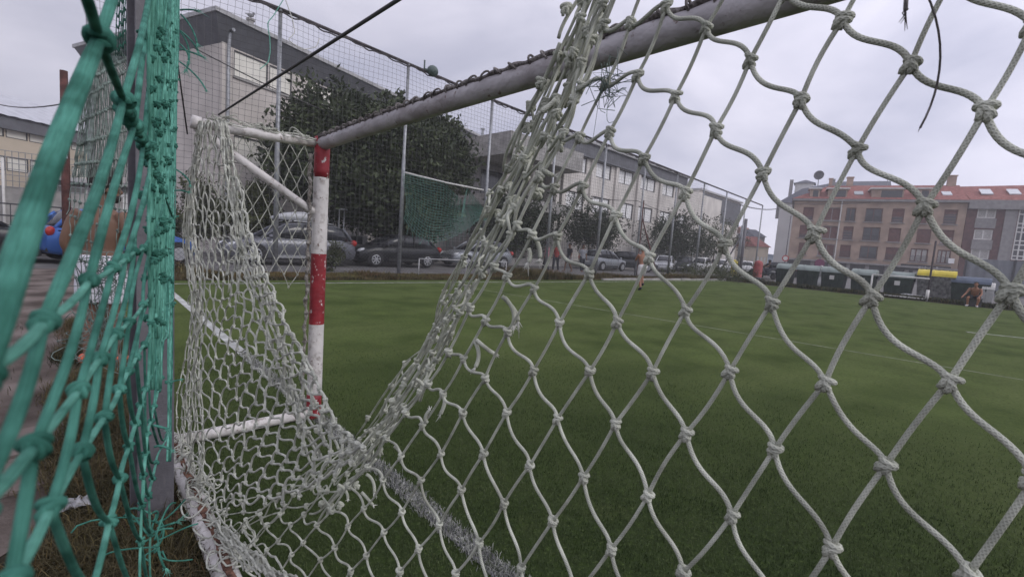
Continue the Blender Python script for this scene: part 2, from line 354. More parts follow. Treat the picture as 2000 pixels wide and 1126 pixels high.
tag(g, 'short green artificial turf pile with white fibres along the goal line', 'turf', kind='stuff')
g = blades('line_fibre', 17000, lambda n: 1.30 + np.clip(rng.normal(0, .028, n), -.065, .065), lambda n: .3 + 5.2 * rng.uniform(0, 1, n)**1.4, lambda n, x, y: rng.uniform(.015, .038, n), .0042, [m_lblade, m_gblade, m_blade], lambda x, y: np.digitize(rng.uniform(0, 1, len(x)), [.45, .75]), 1.0, vis)
tag(g, 'frayed white and grey turf fibres of the worn goal line', 'turf', kind='stuff')
def patchy(x, y): return vis(x, y) & (np.sin(x * 5.1 + 1.3 * np.sin(y * 3.3)) + np.sin(y * 4.2 + x) + rng.normal(0, .8, len(x)) > -1.0)
g = blades('rough_grass', 120000, lambda n: rng.uniform(-.75, .40, n), lambda n: rng.uniform(.9, 8, n),
           lambda n, x, y: rng.uniform(.03, .13, n) * np.where(x < -.2, .55, 1), .0045, [m_weed, m_straw], lambda x, y: (rng.uniform(0, 1, len(x)) < .18).astype(int), 1.3,
           lambda x, y: patchy(x, y) & (rng.uniform(0, 1, len(x)) < np.clip(1.1 - np.maximum(0, -.06 - x + .05 * np.sin(y * 5)) * np.where(y > 2.5, 9, 1.5) - (x > .3) * .5, .012, 1)))
tag(g, 'dark unmown grass and weeds between the dirt path and the pitch', 'grass', kind='stuff')
def strip_h(n, x, y): t = np.clip(np.sin(x * .9 + 1.2) + np.sin(x * .37 + 2) + .5 * np.sin(x * 2.7 + y) + rng.normal(0, .25, n), 0, 2); return rng.uniform(.03, .10, n) + t * rng.uniform(.05, .26, n)
g = blades('dry_weeds', 70000, lambda n: .5 + 33 * rng.uniform(0, 1, n)**1.3, lambda n: rng.uniform(13.0, 14.9, n), strip_h, .02, [m_straw, m_weed],
           lambda x, y: (rng.uniform(0, 1, len(x)) < np.where(y < 13.5, .8, .35 + .3 * np.sin(x))).astype(int), .9)
tag(g, 'brown and green weeds growing along the far touchline', 'weeds', kind='stuff')
g = blades('verge_weeds', 16000, lambda n: rng.uniform(33.3, 35.0, n), lambda n: rng.uniform(-4, 13.5, n), lambda n, x, y: rng.uniform(.05, .30, n), .04, [m_leaf2, m_weed],
           lambda x, y: (rng.uniform(0, 1, len(x)) < .4).astype(int), .8)
tag(g, 'dark low weeds in front of the row of waste containers', 'weeds', kind='stuff')
# kerb along the weeds
mb = MB()
for i in range(16): mb.box((19 + i * 1.02, 12.98 + .02 * math.sin(i * 3), .035), (1.0, .14, .09 + .03 * (i % 3)))
tag(mb.build('kerb', m_conc), kind='structure')
# ================================================================== BUILDINGS
class Facade:
    """vertical wall plane: origin P0, direction th, outward normal towards the pitch"""
    def __init__(s, P0, th): s.P0 = P0; s.th = th; s.d = (math.cos(th), math.sin(th)); s.n = (math.sin(th), -math.cos(th))
    def p(s, a, z, o=0): return (s.P0[0] + a * s.d[0] + o * s.n[0], s.P0[1] + a * s.d[1] + o * s.n[1], z)
    def px(s, x, y): return onp(x, y, s.P0, s.th)
    def rect(s, x0, y0, x1, y1):
        xm, ym = (x0 + x1) / 2, (y0 + y1) / 2
        a0 = s.px(x0, ym)[0]; a1 = s.px(x1, ym)[0]; z1 = s.px(xm, y0)[1]; z0 = s.px(xm, y1)[1]; return [a0, a1, z0, z1]
    def slab(s, mb, a0, a1, z0, z1, o0, o1, mi=0):
        P = [s.p(a0, z0, o0), s.p(a1, z0, o0), s.p(a1, z1, o0), s.p(a0, z1, o0)]; q = [s.p(a0, z0, o1), s.p(a1, z0, o1), s.p(a1, z1, o1), s.p(a0, z1, o1)]
        mb.add(P + q, [(0, 1, 2, 3), (7, 6, 5, 4), (0, 4, 5, 1), (1, 5, 6, 2), (2, 6, 7, 3), (3, 7, 4, 0)], mi)
    def wall(s, mb, a0, a1, z0, z1, wins, depth=.16, mi=0):
        A = sorted({a0, a1, *[w[0] for w in wins], *[w[1] for w in wins]}); Z = sorted({z0, z1, *[w[2] for w in wins], *[w[3] for w in wins]})
        A = [a for a in A if a0 <= a <= a1]; Z = [z for z in Z if z0 <= z <= z1]
        for i in range(len(A) - 1):
            for j in range(len(Z) - 1):
                am, zm = (A[i] + A[i + 1]) / 2, (Z[j] + Z[j + 1]) / 2
                if any(w[0] < am < w[1] and w[2] < zm < w[3] for w in wins): continue
                mb.add([s.p(A[i], Z[j]), s.p(A[i + 1], Z[j]), s.p(A[i + 1], Z[j + 1]), s.p(A[i], Z[j + 1])], [(0, 1, 2, 3)], mi)
        for w in wins:
            b, c, e, f = w[:4]; D = -depth
            for q in ([(b, e), (c, e)], [(c, e), (c, f)], [(c, f), (b, f)], [(b, f), (b, e)]):
                mb.add([s.p(*q[0]), s.p(*q[1]), s.p(*q[1], D), s.p(*q[0], D)], [(0, 1, 2, 3)], mi)
    def shell(s, mb, a0, a1, z0, z1, dep, mi=0):
        """side and back walls"""
        for q in ([(a1, 0), (a1, -dep)], [(a1, -dep), (a0, -dep)], [(a0, -dep), (a0, 0)]):
            mb.add([s.p(q[0][0], z0, q[0][1]), s.p(q[1][0], z0, q[1][1]), s.p(q[1][0], z1, q[1][1]), s.p(q[0][0], z1, q[0][1])], [(0, 1, 2, 3)], mi)
        mb.add([s.p(a0, z1, 0), s.p(a1, z1, 0), s.p(a1, z1, -dep), s.p(a0, z1, -dep)], [(0, 1, 2, 3)], mi)
    def window(s, w, parent, m_pane, m_fr, bars=(.5,), fw=.06, depth=.16, name='window', hbars=()):
        b, c, e, f = w[:4]; mb = MB(); s.slab(mb, b, c, e, f, -depth - .05, -depth + .02)
        o = mb.build(name, m_pane, parent); mb = MB()
        for x in [b + fw / 2, c - fw / 2] + [b + (c - b) * t for t in bars]: s.slab(mb, x - fw / 2, x + fw / 2, e + .001, f - .001, -depth + .021, -depth + .07)
        for z in [e + fw / 2, f - fw / 2] + [e + (f - e) * t for t in hbars]: s.slab(mb, b + fw, c - fw, z - fw / 2, z + fw / 2, -depth + .022, -depth + .066)
        mb.build('frame', m_fr, o); return o
# ---- school building A (behind the tall net)
A = Facade((5.0, 25.0), R(20))
bA = thing('school_building', 'long grey school building with dark overhanging eaves and closed roller blinds behind the net fence', 'building')
a_end = A.px(977, 300)[0]
wins = []
zt, zb = 9.34, 8.18
for a0, a1 in ((.35, 2.05), (2.12, 3.4), (4.35, 6.35), (6.42, 8.2), (9.2, 11), (11.1, 13), (14, 16), (16.1, 18), (19, 21), (21.1, 23)): wins.append([a0, a1, zb, zt])
for a0, a1 in ((.4, 2.3), (2.37, 3.6), (4.4, 6.3), (6.4, 8.2), (9.2, 11), (11.1, 13)): wins.append([a0, a1, 4.25, 5.55])
mb = MB(); A.wall(mb, -.25, a_end - .3, -.05, 9.45, wins); A.shell(mb, -.25, a_end - .3, -.05, 9.45, 12); mb.build('wall', m_wallA, bA)
mb = MB(); A.slab(mb, -.24, .05, 0, 9.44, .003, .10); mb.build('corner_pier', m_wallA, bA)
for i, wn in enumerate(wins): A.window(wn, bA, m_blind, m_frame, bars=(), fw=.05, depth=.09)
mb = MB()
for a0, a1 in ((.3, 3.45), (4.3, 8.25), (9.1, 13.1), (13.9, 18.1), (18.9, 23.1)): A.slab(mb, a0, a1, zb - .09, zb - .005, .002, .08)
mb.build('window_sill', m_conc, bA)
# soffit + fascia wedge, thin pale edge, low pitched roof
mb = MB(); q = [A.p(-.25, 9.40, .0), A.p(-.8, 10.42, .55), A.p(a_end, 10.42, .55), A.p(a_end, 9.40, 0)]
mb.add(q, [(0, 3, 2, 1)]); q2 = [A.p(-.25, 9.40, -.0), A.p(-.8, 10.42, .55), A.p(-.8, 10.42, -12.4), A.p(-.25, 9.40, -12)]
mb.add(q2, [(0, 1, 2, 3)]); mb.build('soffit', m_fascia, bA)
mb = MB(); A.slab(mb, -.85, a_end + .05, 10.42, 10.60, -12.5, .62); mb.build('roof_edge', m_edge, bA)
mb = MB()
for pts in ([(.0, 10.0, .5), (.0, 10.0, .22), (.0, 9.2, .14), (.0, 0, .14)],):
    mb.tube([A.p(a + .02, z, o) for a, z, o in pts], .075, 8)
mb.build('drainpipe', m_grey, bA)
mb = MB(); mb.tube([A.p(1.05, 10.6, .1), A.p(1.05, 10.9, .1)], .13, 10); mb.tube([A.p(1.05, 10.9, .1), A.p(1.05, 10.98, .1)], .19, 10); v_o = mb.build('roof_vent', m_conc, bA)
mb = MB(); p0 = A.p(a_end - 3.2, 10.6, -.2); mb.tube([p0, (p0[0], p0[1], 11.5)], .12, 8); mb.tube([(p0[0], p0[1], 11.5), (p0[0], p0[1], 11.6)], .2, 8); mb.build('flue', m_grey, bA)
# seagull standing on the vent
c = A.p(1.05, 11.1, .1); mb = MB(); mb.ell((c[0], c[1], 11.15), (.17, .08, .09), rot=(0, -.3, .35)); mb.ell((c[0] + .13, c[1] + .05, 11.28), (.055, .05, .055))
mb.tube([(c[0] + .17, c[1] + .06, 11.28), (c[0] + .24, c[1] + .09, 11.26)], [.015, .004], 6); mb.tube([(c[0] - .1, c[1] - .03, 11.15), (c[0] - .27, c[1] - .1, 11.11)], [.05, .01], 6)
for k in (-1, 1): mb.tube([(c[0], c[1] + .03 * k, 11.1), (c[0], c[1] + .03 * k, 10.975)], .008, 5)
tag(mb.build('seagull', M('gull_feathers', (.20, .20, .21), .8, .4, 14)), 'small grey gull standing on the roof vent of the school', 'bird')
# ---- left building C with corrugated roof
Cb = Facade(tuple(atD(0, 300, 46)[:2]), R(34))
bC = thing('annex_building', 'beige two storey building with a pale corrugated roof at the left edge', 'building')
eav = Cb.px(2, 226)[1]
wins = [Cb.rect(11, 243 + 2, 54, 272), Cb.rect(57, 253, 100, 282), Cb.rect(11, 308, 54, 336), Cb.rect(57, 315, 100, 342)]
z1t, z1b, z2t, z2b = wins[0][3], wins[0][2], wins[2][3], wins[2][2]
wl = wins[0][1] - wins[0][0]; pit = wins[1][0] - wins[0][0]; W = []
for k in range(-2, 8):
    for (b_, t_) in ((z1b, z1t), (z2b, z2t)): W.append([wins[0][0] + k * (pit + .0) + (.35 if k % 2 == 0 and k > 1 else 0), wins[0][0] + k * pit + wl, b_, t_])
mb = MB(); Cb.wall(mb, -14, 18, -.05, eav - .8, W); Cb.shell(mb, -14, 18, -.05, eav - .8, 12); mb.build('wall', m_wallC, bC)
for wn in W: Cb.window(wn, bC, m_blind, m_frame, bars=(), fw=.06, depth=.09)
mb = MB(); Cb.slab(mb, -14.4, 18.4, eav - .8, eav, -12.4, .35); mb.build('eaves', m_fascia, bC)
mb = MB(); k = 90; top = []
for i in range(k + 1):
    a = -14.5 + 33 * i / k; dz = .04 * (i % 2); top.append([Cb.p(a, eav + .02 + dz, .55), Cb.p(a, eav + 2.5 + dz, -6.2), Cb.p(a, eav + .02 + dz, -12.6)])
mb.rings(top, closed=False, cap=False); mb.build('roof', m_metal, bC)
# ---- school block B (centre right)
B = Facade((32.0, 26.0), R(1.5))
bB = thing('classroom_block', 'pale three storey classroom block with white blinds and dark fascia in the middle distance', 'building')
zft = np.mean([B.px(1168, 283)[1], B.px(1326, 345)[1]]); zfb = np.mean([B.px(1118, 297)[1], B.px(1293, 357)[1]]); zwb = np.mean([B.px(1115, 329)[1], B.px(1313, 388)[1]])
z2t = B.px(1112, 372)[1]; z2b = B.px(1246, 431)[1]
aw = [(1115, 1147), (1165, 1194), (1207, 1237), (1251, 1280), (1290, 1316)]; W = []
for x0, x1 in aw: y = 310 + (x0 - 1115) * .34; W.append([B.px(x0, y)[0], B.px(x1, y + 8)[0], zwb, zfb - .02])
for x0, x1 in ((1106, 1140), (1155, 1190), (1212, 1236), (1246, 1273), (1284, 1308), (1320, 1336)): y = 385 + (x0 - 1110) * .25; W.append([B.px(x0, y)[0], B.px(x1, y + 6)[0], z2b, z2t])
b0 = B.px(1098, 330)[0]; b1 = B.px(1336, 370)[0]
W = [w_ for w_ in W if b0 < w_[0] and w_[1] < b1 + 10]
mb = MB(); B.wall(mb, b0, b1 + 12, -.05, zfb, W); B.shell(mb, b0, b1 + 12, -.05, zfb, 14); mb.build('wall', m_wallB, bB)
for wn in W: B.window(wn, bB, m_blindw, m_frame, fw=.09, bars=(.5,))
mb = MB()
for x0, x1 in aw: y = 310 + (x1 - 1115) * .34; a = B.px(x1 + 7, y)[0]; B.slab(mb, a, a + .45, 0, zfb, .003, .22)
B.slab(mb, b0, b0 + .5, 0, zfb, .003, .25); mb.build('pier', m_wallB, bB)
mb = MB(); B.slab(mb, b0 - .5, b1, zfb + .003, zft - .12, -14.5, .35); mb.build('fascia', m_fascia, bB)
mb = MB(); B.slab(mb, b0 - .7, b1 + .1, zft - .12, zft + .1, -14.7, .6); mb.build('roof_edge', m_edge, bB)
# entrance volume on the left of block B with a deep concrete overhang
mb = MB(); e0 = B.px(952, 330)[0]; zz = B.px(958, 262)[1]
B.slab(mb, e0, b0 - .1, zz - 1.5, zz, -9, 2.2); B.slab(mb, e0 - .3, b0 - .12, zz - 5.0, zz - 4.2, -9, 1.4); B.slab(mb, e0, e0 + .4, 0, zz - 5.0, -.4, 0); mb.build('overhang', m_conc, bB)
mb = MB(); B.slab(mb, e0 + .8, b0 - .4, 0, zz - 1.55, -8.9, -2.6); mb.build('recess_wall', m_greybl, bB)
mb = MB()
for t in (.12, .45, .8):
    a = e0 + (b0 - e0) * t; mb = MB(); B.slab(mb, a, a + .4, 0, zz - 5.02, .6, 1.0); mb.build('column', m_wallB, bB); mb = MB(); B.slab(mb, a + .01, a + .39, zz - 4.18, zz - 1.52, .6, 1.0); mb.build('column', m_wallB, bB)
mb = MB()
for t in (.2, .5): a = e0 + (b0 - e0) * t; B.slab(mb, a, a + 2.2, zz - 4.1, zz - 2.0, -2.6, -2.55)
mb.build('window', m_glass, bB)
# dark block at the far end of B
Db = thing('dark_clad_building', 'pale building with a large dark panel at the far end of the classroom block', 'building')
q = Facade(B.p(b1 + 13, 0, -2)[:2], R(1.5)); d1 = q.px(1444, 420)[0]
mb = MB(); zt_ = q.px(1400, 382)[1]; q.slab(mb, -4, d1, -.05, zt_, -14, 0); mb.build('wall', m_wallB, Db)
r_ = q.rect(1371, 386, 1446, 436); mb = MB(); q.slab(mb, r_[0], d1 + .05, r_[2], r_[3] - .1, -13.9, .08); mb.build('dark_panel', m_fascia, Db)
mb = MB(); q.slab(mb, -4.1, d1 + .3, zt_, zt_ + .25, -14.2, .3); mb.build('roof_edge', m_edge, Db)
# satellite dish
p = B.p(e0 + .9, B.px(963, 310)[1], 2.2); dsh = thing('satellite_dish', 'white round satellite dish on a thin mast beside the classroom block overhang', 'satellite dish')
mb = MB(); mb.lathe([(.02, .12), (.3, .08), (.52, -.02), (.56, -.06), (.54, -.03), (.3, .1), (.02, .15)], p, 'y', 18); mb.build('dish', m_blindw, dsh)
mb = MB(); mb.tube([(p[0], p[1] + .15, p[2] - .2), (p[0], p[1] + .15, zz - 4.2)], .04, 6); mb.build('mast', m_frame, dsh)
# ---- tan brick apartment building (right)
K = Facade((93.0, 15.0), R(285)); bK = thing('brick_apartment_building', 'tan brick apartment building with red tiled roof and brown shutters', 'building')
k0 = K.px(1545, 450)[0]; k1 = K.px(1882, 450)[0]; ez = K.px(1720, 394)[1]; rz_ = K.px(1760, 351)[1]; gz = K.px(1700, 514)[1]
Wp = [((1568, 407, 1589, 430), 's'), ((1608, 406, 1642, 432), 'd'), ((1652, 406, 1671, 432), 'g'), ((1690, 403, 1724, 432), 'b'), ((1742, 407, 1766, 434), 's'), ((1788, 408, 1811, 436), 's'), ((1843, 409, 1870, 437), 's'),
      ((1561, 442, 1580, 465), 's'), ((1606, 441, 1637, 468), 'd'), ((1646, 442, 1666, 468), 's'), ((1685, 441, 1719, 469), 'b'), ((1735, 445, 1759, 472), 's'), ((1790, 447, 1818, 475), 's'), ((1837, 448, 1863, 474), 's'),
      ((1559, 475, 1575, 501), 's'), ((1597, 477, 1630, 500), 'd'), ((1640, 479, 1661, 502), 's'), ((1679, 477, 1714, 503), 'b'), ((1729, 483, 1755, 507), 's'), ((1777, 485, 1812, 512), 'c'), ((1830, 488, 1857, 513), 'c')]
wins = [K.rect(*r) for r, t in Wp]
rowz = [(np.mean([wins[i][2] for i in range(r * 7, r * 7 + 7)]), np.mean([wins[i][3] for i in range(r * 7, r * 7 + 7)])) for r in range(3)]
for i, wn in enumerate(wins): wn[2], wn[3] = rowz[i // 7]
mb = MB(); K.wall(mb, k0, k1, gz, ez, wins, .35); K.shell(mb, k0, k1, gz, ez, 14)
for i in range(46):                                         # raised brick courses
    z = gz + .1 + i * (ez - gz) / 46
    K.slab(mb, k0, k1, z, z + .03, 0.001, .012) if all(not (w_[2] < z < w_[3]) for w_ in wins[:1] + wins[7:8] + wins[14:15]) else None
mb.build('wall', m_brick, bK)
for (r, t), wn in zip(Wp, wins):
    if t in 's':
        wo = K.window(wn, bK, m_shut, m_shut, bars=(), fw=.1, depth=.25, hbars=(.2, .4, .6, .8)); f_ = random.choice((0, 0, .25, .45, .7))
        if f_: mb = MB(); K.slab(mb, wn[0] + .1, wn[1] - .1, wn[2] + .1, wn[2] + .1 + (wn[3] - wn[2] - .2) * f_, -.23, -.19); mb.build('pane', random.choice((m_glass, m_curt)), wo)
    elif t == 'd': K.window(wn, bK, m_shut, m_greybl, bars=(.5,), fw=.12, depth=.25)
    elif t == 'c': K.window(wn, bK, m_curt, m_shut, bars=(.33, .66), fw=.14, depth=.25)
    else: K.window(wn, bK, m_glass, m_shut, bars=(.5,), fw=.12, depth=.33)
for i, wn in enumerate(wins):                               # sills and balcony railings
    mb = MB(); K.slab(mb, wn[0] - .15, wn[1] + .15, wn[2] - .14, wn[2] - .01, .003, .28); mb.build('window_sill', m_greybl, bK)
    if Wp[i][1] in 'bg' or i in (16, 18, 19, 20):
        mb = MB(); k = int((wn[1] - wn[0]) / .16)
        for j in range(k + 1): a = wn[0] + (wn[1] - wn[0]) * j / k; K.slab(mb, a - .015, a + .015, wn[2], wn[2] + .9, .18, .21)
        K.slab(mb, wn[0], wn[1], wn[2] + .9, wn[2] + .95, .17, .22); mb.build('railing', m_frame, bK)
wn = wins[20]; mb = MB(); K.slab(mb, wn[0] + 1.3, wn[0] + 2.0, wn[2] + .1, wn[2] + .85, .225, .235); mb.build('paper_notice', m_blindw, bK)
mb = MB(); K.slab(mb, k0 - .3, k1 + .05, ez + .003, ez + .35, -14.3, .55); K.slab(mb, k0 - .1, k1, gz - .25, gz - .003, -14, .5); mb.build('cornice', m_greybl, bK)
mb = MB(); hip = 5; q = [K.p(k0 - .4, ez + .36, .6), K.p(k1, ez + .36, .6), K.p(k1, rz_, -6), K.p(k0 + hip, rz_, -6), K.p(k0 - .4, ez + .36, -14.4), K.p(k1, ez + .36, -14.4)]
mb.add(q, [(0, 1, 2, 3), (4, 0, 3), (5, 4, 3, 2)]); mb.build('roof', m_tile, bK)
def roofpt(a, f, up=0): z = ez + .36 + (rz_ - ez - .36) * f; return K.p(a, z + up, .6 - 6.6 * f)
def roofbox(mb, x0, x1, f0, f1, up):
    P = [roofpt(x0, f0, .02), roofpt(x1, f0, .02), roofpt(x1, f1, .02), roofpt(x0, f1, .02)]; mb.prism(P, (0, 0, up))
for x0, x1 in ((1582, 1601), (1617, 1655), (1703, 1766), (1793, 1818)):   # dormers
    a0, a1 = K.px(x0, 380)[0], K.px(x1, 380)[0]; zz0 = ez + .55; mb = MB(); K.slab(mb, a0, a1, zz0, zz0 + 1.5, -3.2, -.25); dm = mb.build('dormer', m_brick, bK)
    mb = MB(); K.slab(mb, a0 + (a1 - a0) * .3, a1 - .2, zz0 + .2, zz0 + 1.3, -.25, -.22); mb.build('window', m_glass, dm)
    mb = MB(); K.slab(mb, a0 - .3, a1 + .3, zz0 + 1.5, zz0 + 1.7, -3.4, .05); mb.build('canopy', m_wfr, dm)
for x0, x1 in ((1671, 1689), (1847, 1866)):
    mb = MB(); a0, a1 = K.px(x0, 375)[0], K.px(x1, 375)[0]; roofbox(mb, a0, a1, .28, .5, .12); mb.build('skylight', M('skylight_glass', (.30, .33, .34) if x0 < 1700 else (.62, .64, .66), .3, .05, 3), bK)
for x, wd, hh in ((1667, .9, 1.3), (1881, 1.0, 1.4), (1627, .5, 1.1)):
    a = K.px(x, 350)[0]; mb = MB(); K.slab(mb, a - wd / 2, a + wd / 2, rz_ - .8, rz_ + hh, -6.5, -5.6); K.slab(mb, a - wd / 2 - .1, a + wd / 2 + .1, rz_ + hh, rz_ + hh + .15, -6.6, -5.5); mb.build('chimney', m_brick, bK)
a = K.px(1747, 340)[0]; mb = MB(); pz = K.p(a, rz_, -6); mb.tube([pz, (pz[0], pz[1], rz_ + 1.9)], .04, 5)
for t in (1.3, 1.6, 1.85): mb.box((pz[0], pz[1], rz_ + t), (.04, 1.5 - t * .3, .04))
mb.build('aerial', m_grey, bK)
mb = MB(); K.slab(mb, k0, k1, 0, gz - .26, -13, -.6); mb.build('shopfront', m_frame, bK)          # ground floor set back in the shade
mb = MB()
for i in range(9): a = k0 + 1 + i * (k1 - k0 - 2) / 8; mb = MB(); K.slab(mb, a, a + .5, 0, gz - .26, -.59, -.1); mb.build('pillar', m_greybl, bK)
a0, a1 = K.px(1757, 530)[0], K.px(1856, 530)[0]; zs = K.px(1800, 523)[1]
mb = MB(); K.slab(mb, a0, a1, zs - .45, zs + .45, -.09, .05); sg = mb.build('shop_sign', m_black, bK)
mb = MB()
for i in range(7): a = a0 + 2.2 + i * .34; K.slab(mb, a, a + .2, zs - .12 + .1 * math.sin(i * 2.1), zs + .22 + .08 * math.sin(i * 3.3), .051, .06)
mb.build('sign_mark', m_wfr, sg)
mb = MB(); K.slab(mb, a0 + 1.5, a1 - .4, 0, zs - .5, -.09, .0); o = mb.build('shop_window', m_greybl, bK); mb = MB()
for i in range(6): a = a0 + 1.5 + i * (a1 - a0 - 2) / 5; K.slab(mb, a, a + .1, 0, zs - .5, .001, .05)
mb.build('frame', m_frame, o)
mb = MB(); mb.tube([K.p(K.px(1640, 430)[0], ez, .12), K.p(K.px(1640, 430)[0], gz - .2, .12)], .09, 6); mb.build('drainpipe', m_wfr, bK)
# ---- dark red neighbour with white gallery windows
bN = thing('red_brick_building', 'dark red brick building with grey bands and white glazed gallery at the right edge', 'building')
n0, n1 = k1 + .05, k1 + 20; nz = ez + .4; gz2 = gz
mb = MB(); Wn = [K.rect(1907, 407, 1946, 426), K.rect(1902, 448, 1939, 468), K.rect(1897, 487, 1933, 506)]
aa, ab = np.mean([w_[0] for w_ in Wn]), np.mean([w_[1] for w_ in Wn])
for w_ in Wn: w_[0], w_[1] = aa, ab
ga, gb = K.px(1984, 450)[0], K.px(2035, 450)[0]; Gw = [ga, gb, K.px(1990, 508)[1], K.px(1990, 408)[1]]
K.wall(mb, n0, n1, 0, nz, Wn + [Gw], .2); K.shell(mb, n0, n1, 0, nz, 14); mb.build('wall', m_redbrick, bN)
for w_ in Wn:
    K.window(w_, bN, m_curt, m_wfr, bars=(.5,), fw=.16, depth=.2)
    mb = MB(); K.slab(mb, aa - .1, ab + .1, w_[2] - 1.45, w_[2] - .02, .003, .08); mb.build('band', m_greybl, bN)
K.window(Gw, bN, m_glass, m_wfr, bars=(.25, .5, .75), fw=.16, depth=.15, hbars=(.08, .2, .3, .38, .55, .64, .72, .9), name='gallery')
mb = MB(); K.slab(mb, ab + .9, ga - .1, 0, nz, .003, .1); K.slab(mb, n0, n1, nz - 1.3, nz, .101, .6); mb.build('stone_band', m_greybl, bN)
mb = MB(); z2 = rz_ + .3; mb.add([K.p(n0, nz + .003, .6), K.p(n1, nz + .003, .6), K.p(n1, z2, -6), K.p(n0, z2 - .5, -6), K.p(n0, nz, -14), K.p(n1, nz, -14)], [(0, 1, 2, 3), (5, 4, 3, 2), (4, 0, 3)]); mb.build('roof', m_tile, bN)
for x0, x1 in ((1924, 1948), (1980, 2004)):
    a0, a1 = K.px(x0, 376)[0], K.px(x1, 376)[0]; mb = MB(); f0, f1 = .3, .58
    P = [K.p(x, nz + (z2 - nz) * f, .6 - 6.6 * f) for x, f in ((a0, f0), (a1, f0), (a1, f1), (a0, f1))]; mb.prism(P, (-.05, 0, .14)); mb.build('skylight', m_hlamp, bN)
# ---- slate roofed building behind on the left of the brick one
G_ = Facade(tuple(atD(1545, 450, 128)[:2]), R(282)); bG = thing('slate_roofed_building', 'white rendered building with a dark slate mansard roof behind the brick apartments', 'building')
a0, a1 = G_.px(1517, 450)[0], G_.px(1600, 450)[0] + 12; ze = G_.px(1540, 396)[1]; zr = G_.px(1590, 356)[1]
mb = MB(); G_.slab(mb, a0, a1, 0, ze, -16, 0); mb.build('wall', M('offwhite_render', (.48, .47, .45), .9, .08, .3), bG)
mb = MB(); q = [[G_.p(a0 - .5, ze + .01, .5), G_.p(a1, ze + .01, .5), G_.p(a1, ze + .01, -16.5), G_.p(a0 - .5, ze + .01, -16.5)], [G_.p(a0 + 4, zr - 1.2, -1.6), G_.p(a1, zr - 1.2, -1.6), G_.p(a1, zr - 1.2, -14), G_.p(a0 + 4, zr - 1.2, -14)],
                   [G_.p(a0 + 11, zr + 1.0, -6), G_.p(a1, zr + 1.0, -6), G_.p(a1, zr + 1.0, -9), G_.p(a0 + 11, zr + 1.0, -9)]]
mb.rings(q); mb.build('roof', m_slate, bG)
mb = MB(); am = G_.px(1571, 350)[0]; G_.slab(mb, am - 2, am + 1.8, zr - 1.5, zr + .6, -9, -5); o = mb.build('roof_turret', m_wfr, bG)
mb = MB(); mb.add([G_.p(am - 2.4, zr + .6, -4.6), G_.p(am + 2.2, zr + .6, -4.6), G_.p(am + 2.2, zr + .6, -9.4), G_.p(am - 2.4, zr + .6, -9.4), G_.p(am, zr + 1.7, -7)], [(0, 1, 4), (1, 2, 4), (2, 3, 4), (3, 0, 4), (3, 2, 1, 0)]); mb.build('turret_roof', m_slate, o)
p = G_.p(am + 2.6, zr + 2.6, -6); mb = MB(); mb.lathe([(.05, .2), (.7, .1), (1.1, -.1), (1.05, -.02), (.05, .3)], p, 'x', 14); mb.tube([(p[0], p[1], p[2]), (p[0] + .2, p[1], zr - .5)], .08, 6); mb.build('roof_dish', m_frame, bG)
for x, wz in ((1542, .7), (1523, 1.0), (1625, .8)):
    a = G_.px(x, 370)[0]; mb = MB(); zc = zr + (1.2 if x != 1523 else -4.2); G_.slab(mb, a - wz / 2, a + wz / 2, zc - 4, zc, -4, -3.2); mb.build('chimney', m_greybl, bG)
mb = MB(); a = G_.px(1565, 380)[0]; G_.slab(mb, a - 1.1, a + 1.1, zr - 5.2, zr - 3.9, -3, .2); mb.build('dormer', m_wfr, bG)
Wg = Facade(G_.p(a0, 0)[:2], R(282 - 90)); mb = MB()
for fl in range(5):
    for k in range(3): Wg.slab(mb, -3 - k * 4.5, -1.2 - k * 4.5, 2 + fl * 3, 3.6 + fl * 3, .003, .05)
mb.build('side_window', m_glass, bG)
# ---- small far houses at the end of the street
for (x0, x1, yt, dd, mt, lab, rf) in ((1452, 1470, 455, 150, m_wfr, 'tall narrow white house at the end of the street', m_tile), (1472, 1492, 462, 130, m_greybl, 'grey house with sloping roof below the distant hill', m_slate), (1478, 1502, 482, 95, m_wallC, 'small ochre house with low tiled roof beside the street', m_tile)):
    P = atD((x0 + x1) / 2, 480, dd); fh = Facade(tuple(P[:2]), R(315)); b_ = thing('far_house', lab, 'house'); c0, c1 = fh.px(x0, 480)[0], fh.px(x1, 480)[0]; zt_ = fh.px((x0 + x1) / 2, yt)[1]
    Wf = [[c0 + (c1 - c0) * u, c0 + (c1 - c0) * (u + .18), z, z + 1.3] for u in (.15, .45, .72) for z in (1.2, 4, 6.8, 9.6) if z + 1.3 < zt_ - .3]
    mb = MB(); fh.wall(mb, c0, c1, 0, zt_, Wf); fh.shell(mb, c0, c1, 0, zt_, 10); mb.build('wall', mt, b_)
    for w_ in Wf: fh.window(w_, b_, m_glass, m_wfr, fw=.12)
    mb = MB(); mb.add([fh.p(c0 - .3, zt_, .4), fh.p(c1 + .3, zt_, .4), fh.p(c1 + .3, zt_, -10.3), fh.p(c0 - .3, zt_, -10.3), fh.p(c0, zt_ + 2, -5), fh.p(c1, zt_ + 2, -5)], [(0, 1, 5, 4), (2, 3, 4, 5), (1, 2, 5), (3, 0, 4), (3, 2, 1, 0)]); mb.build('roof', rf, b_)
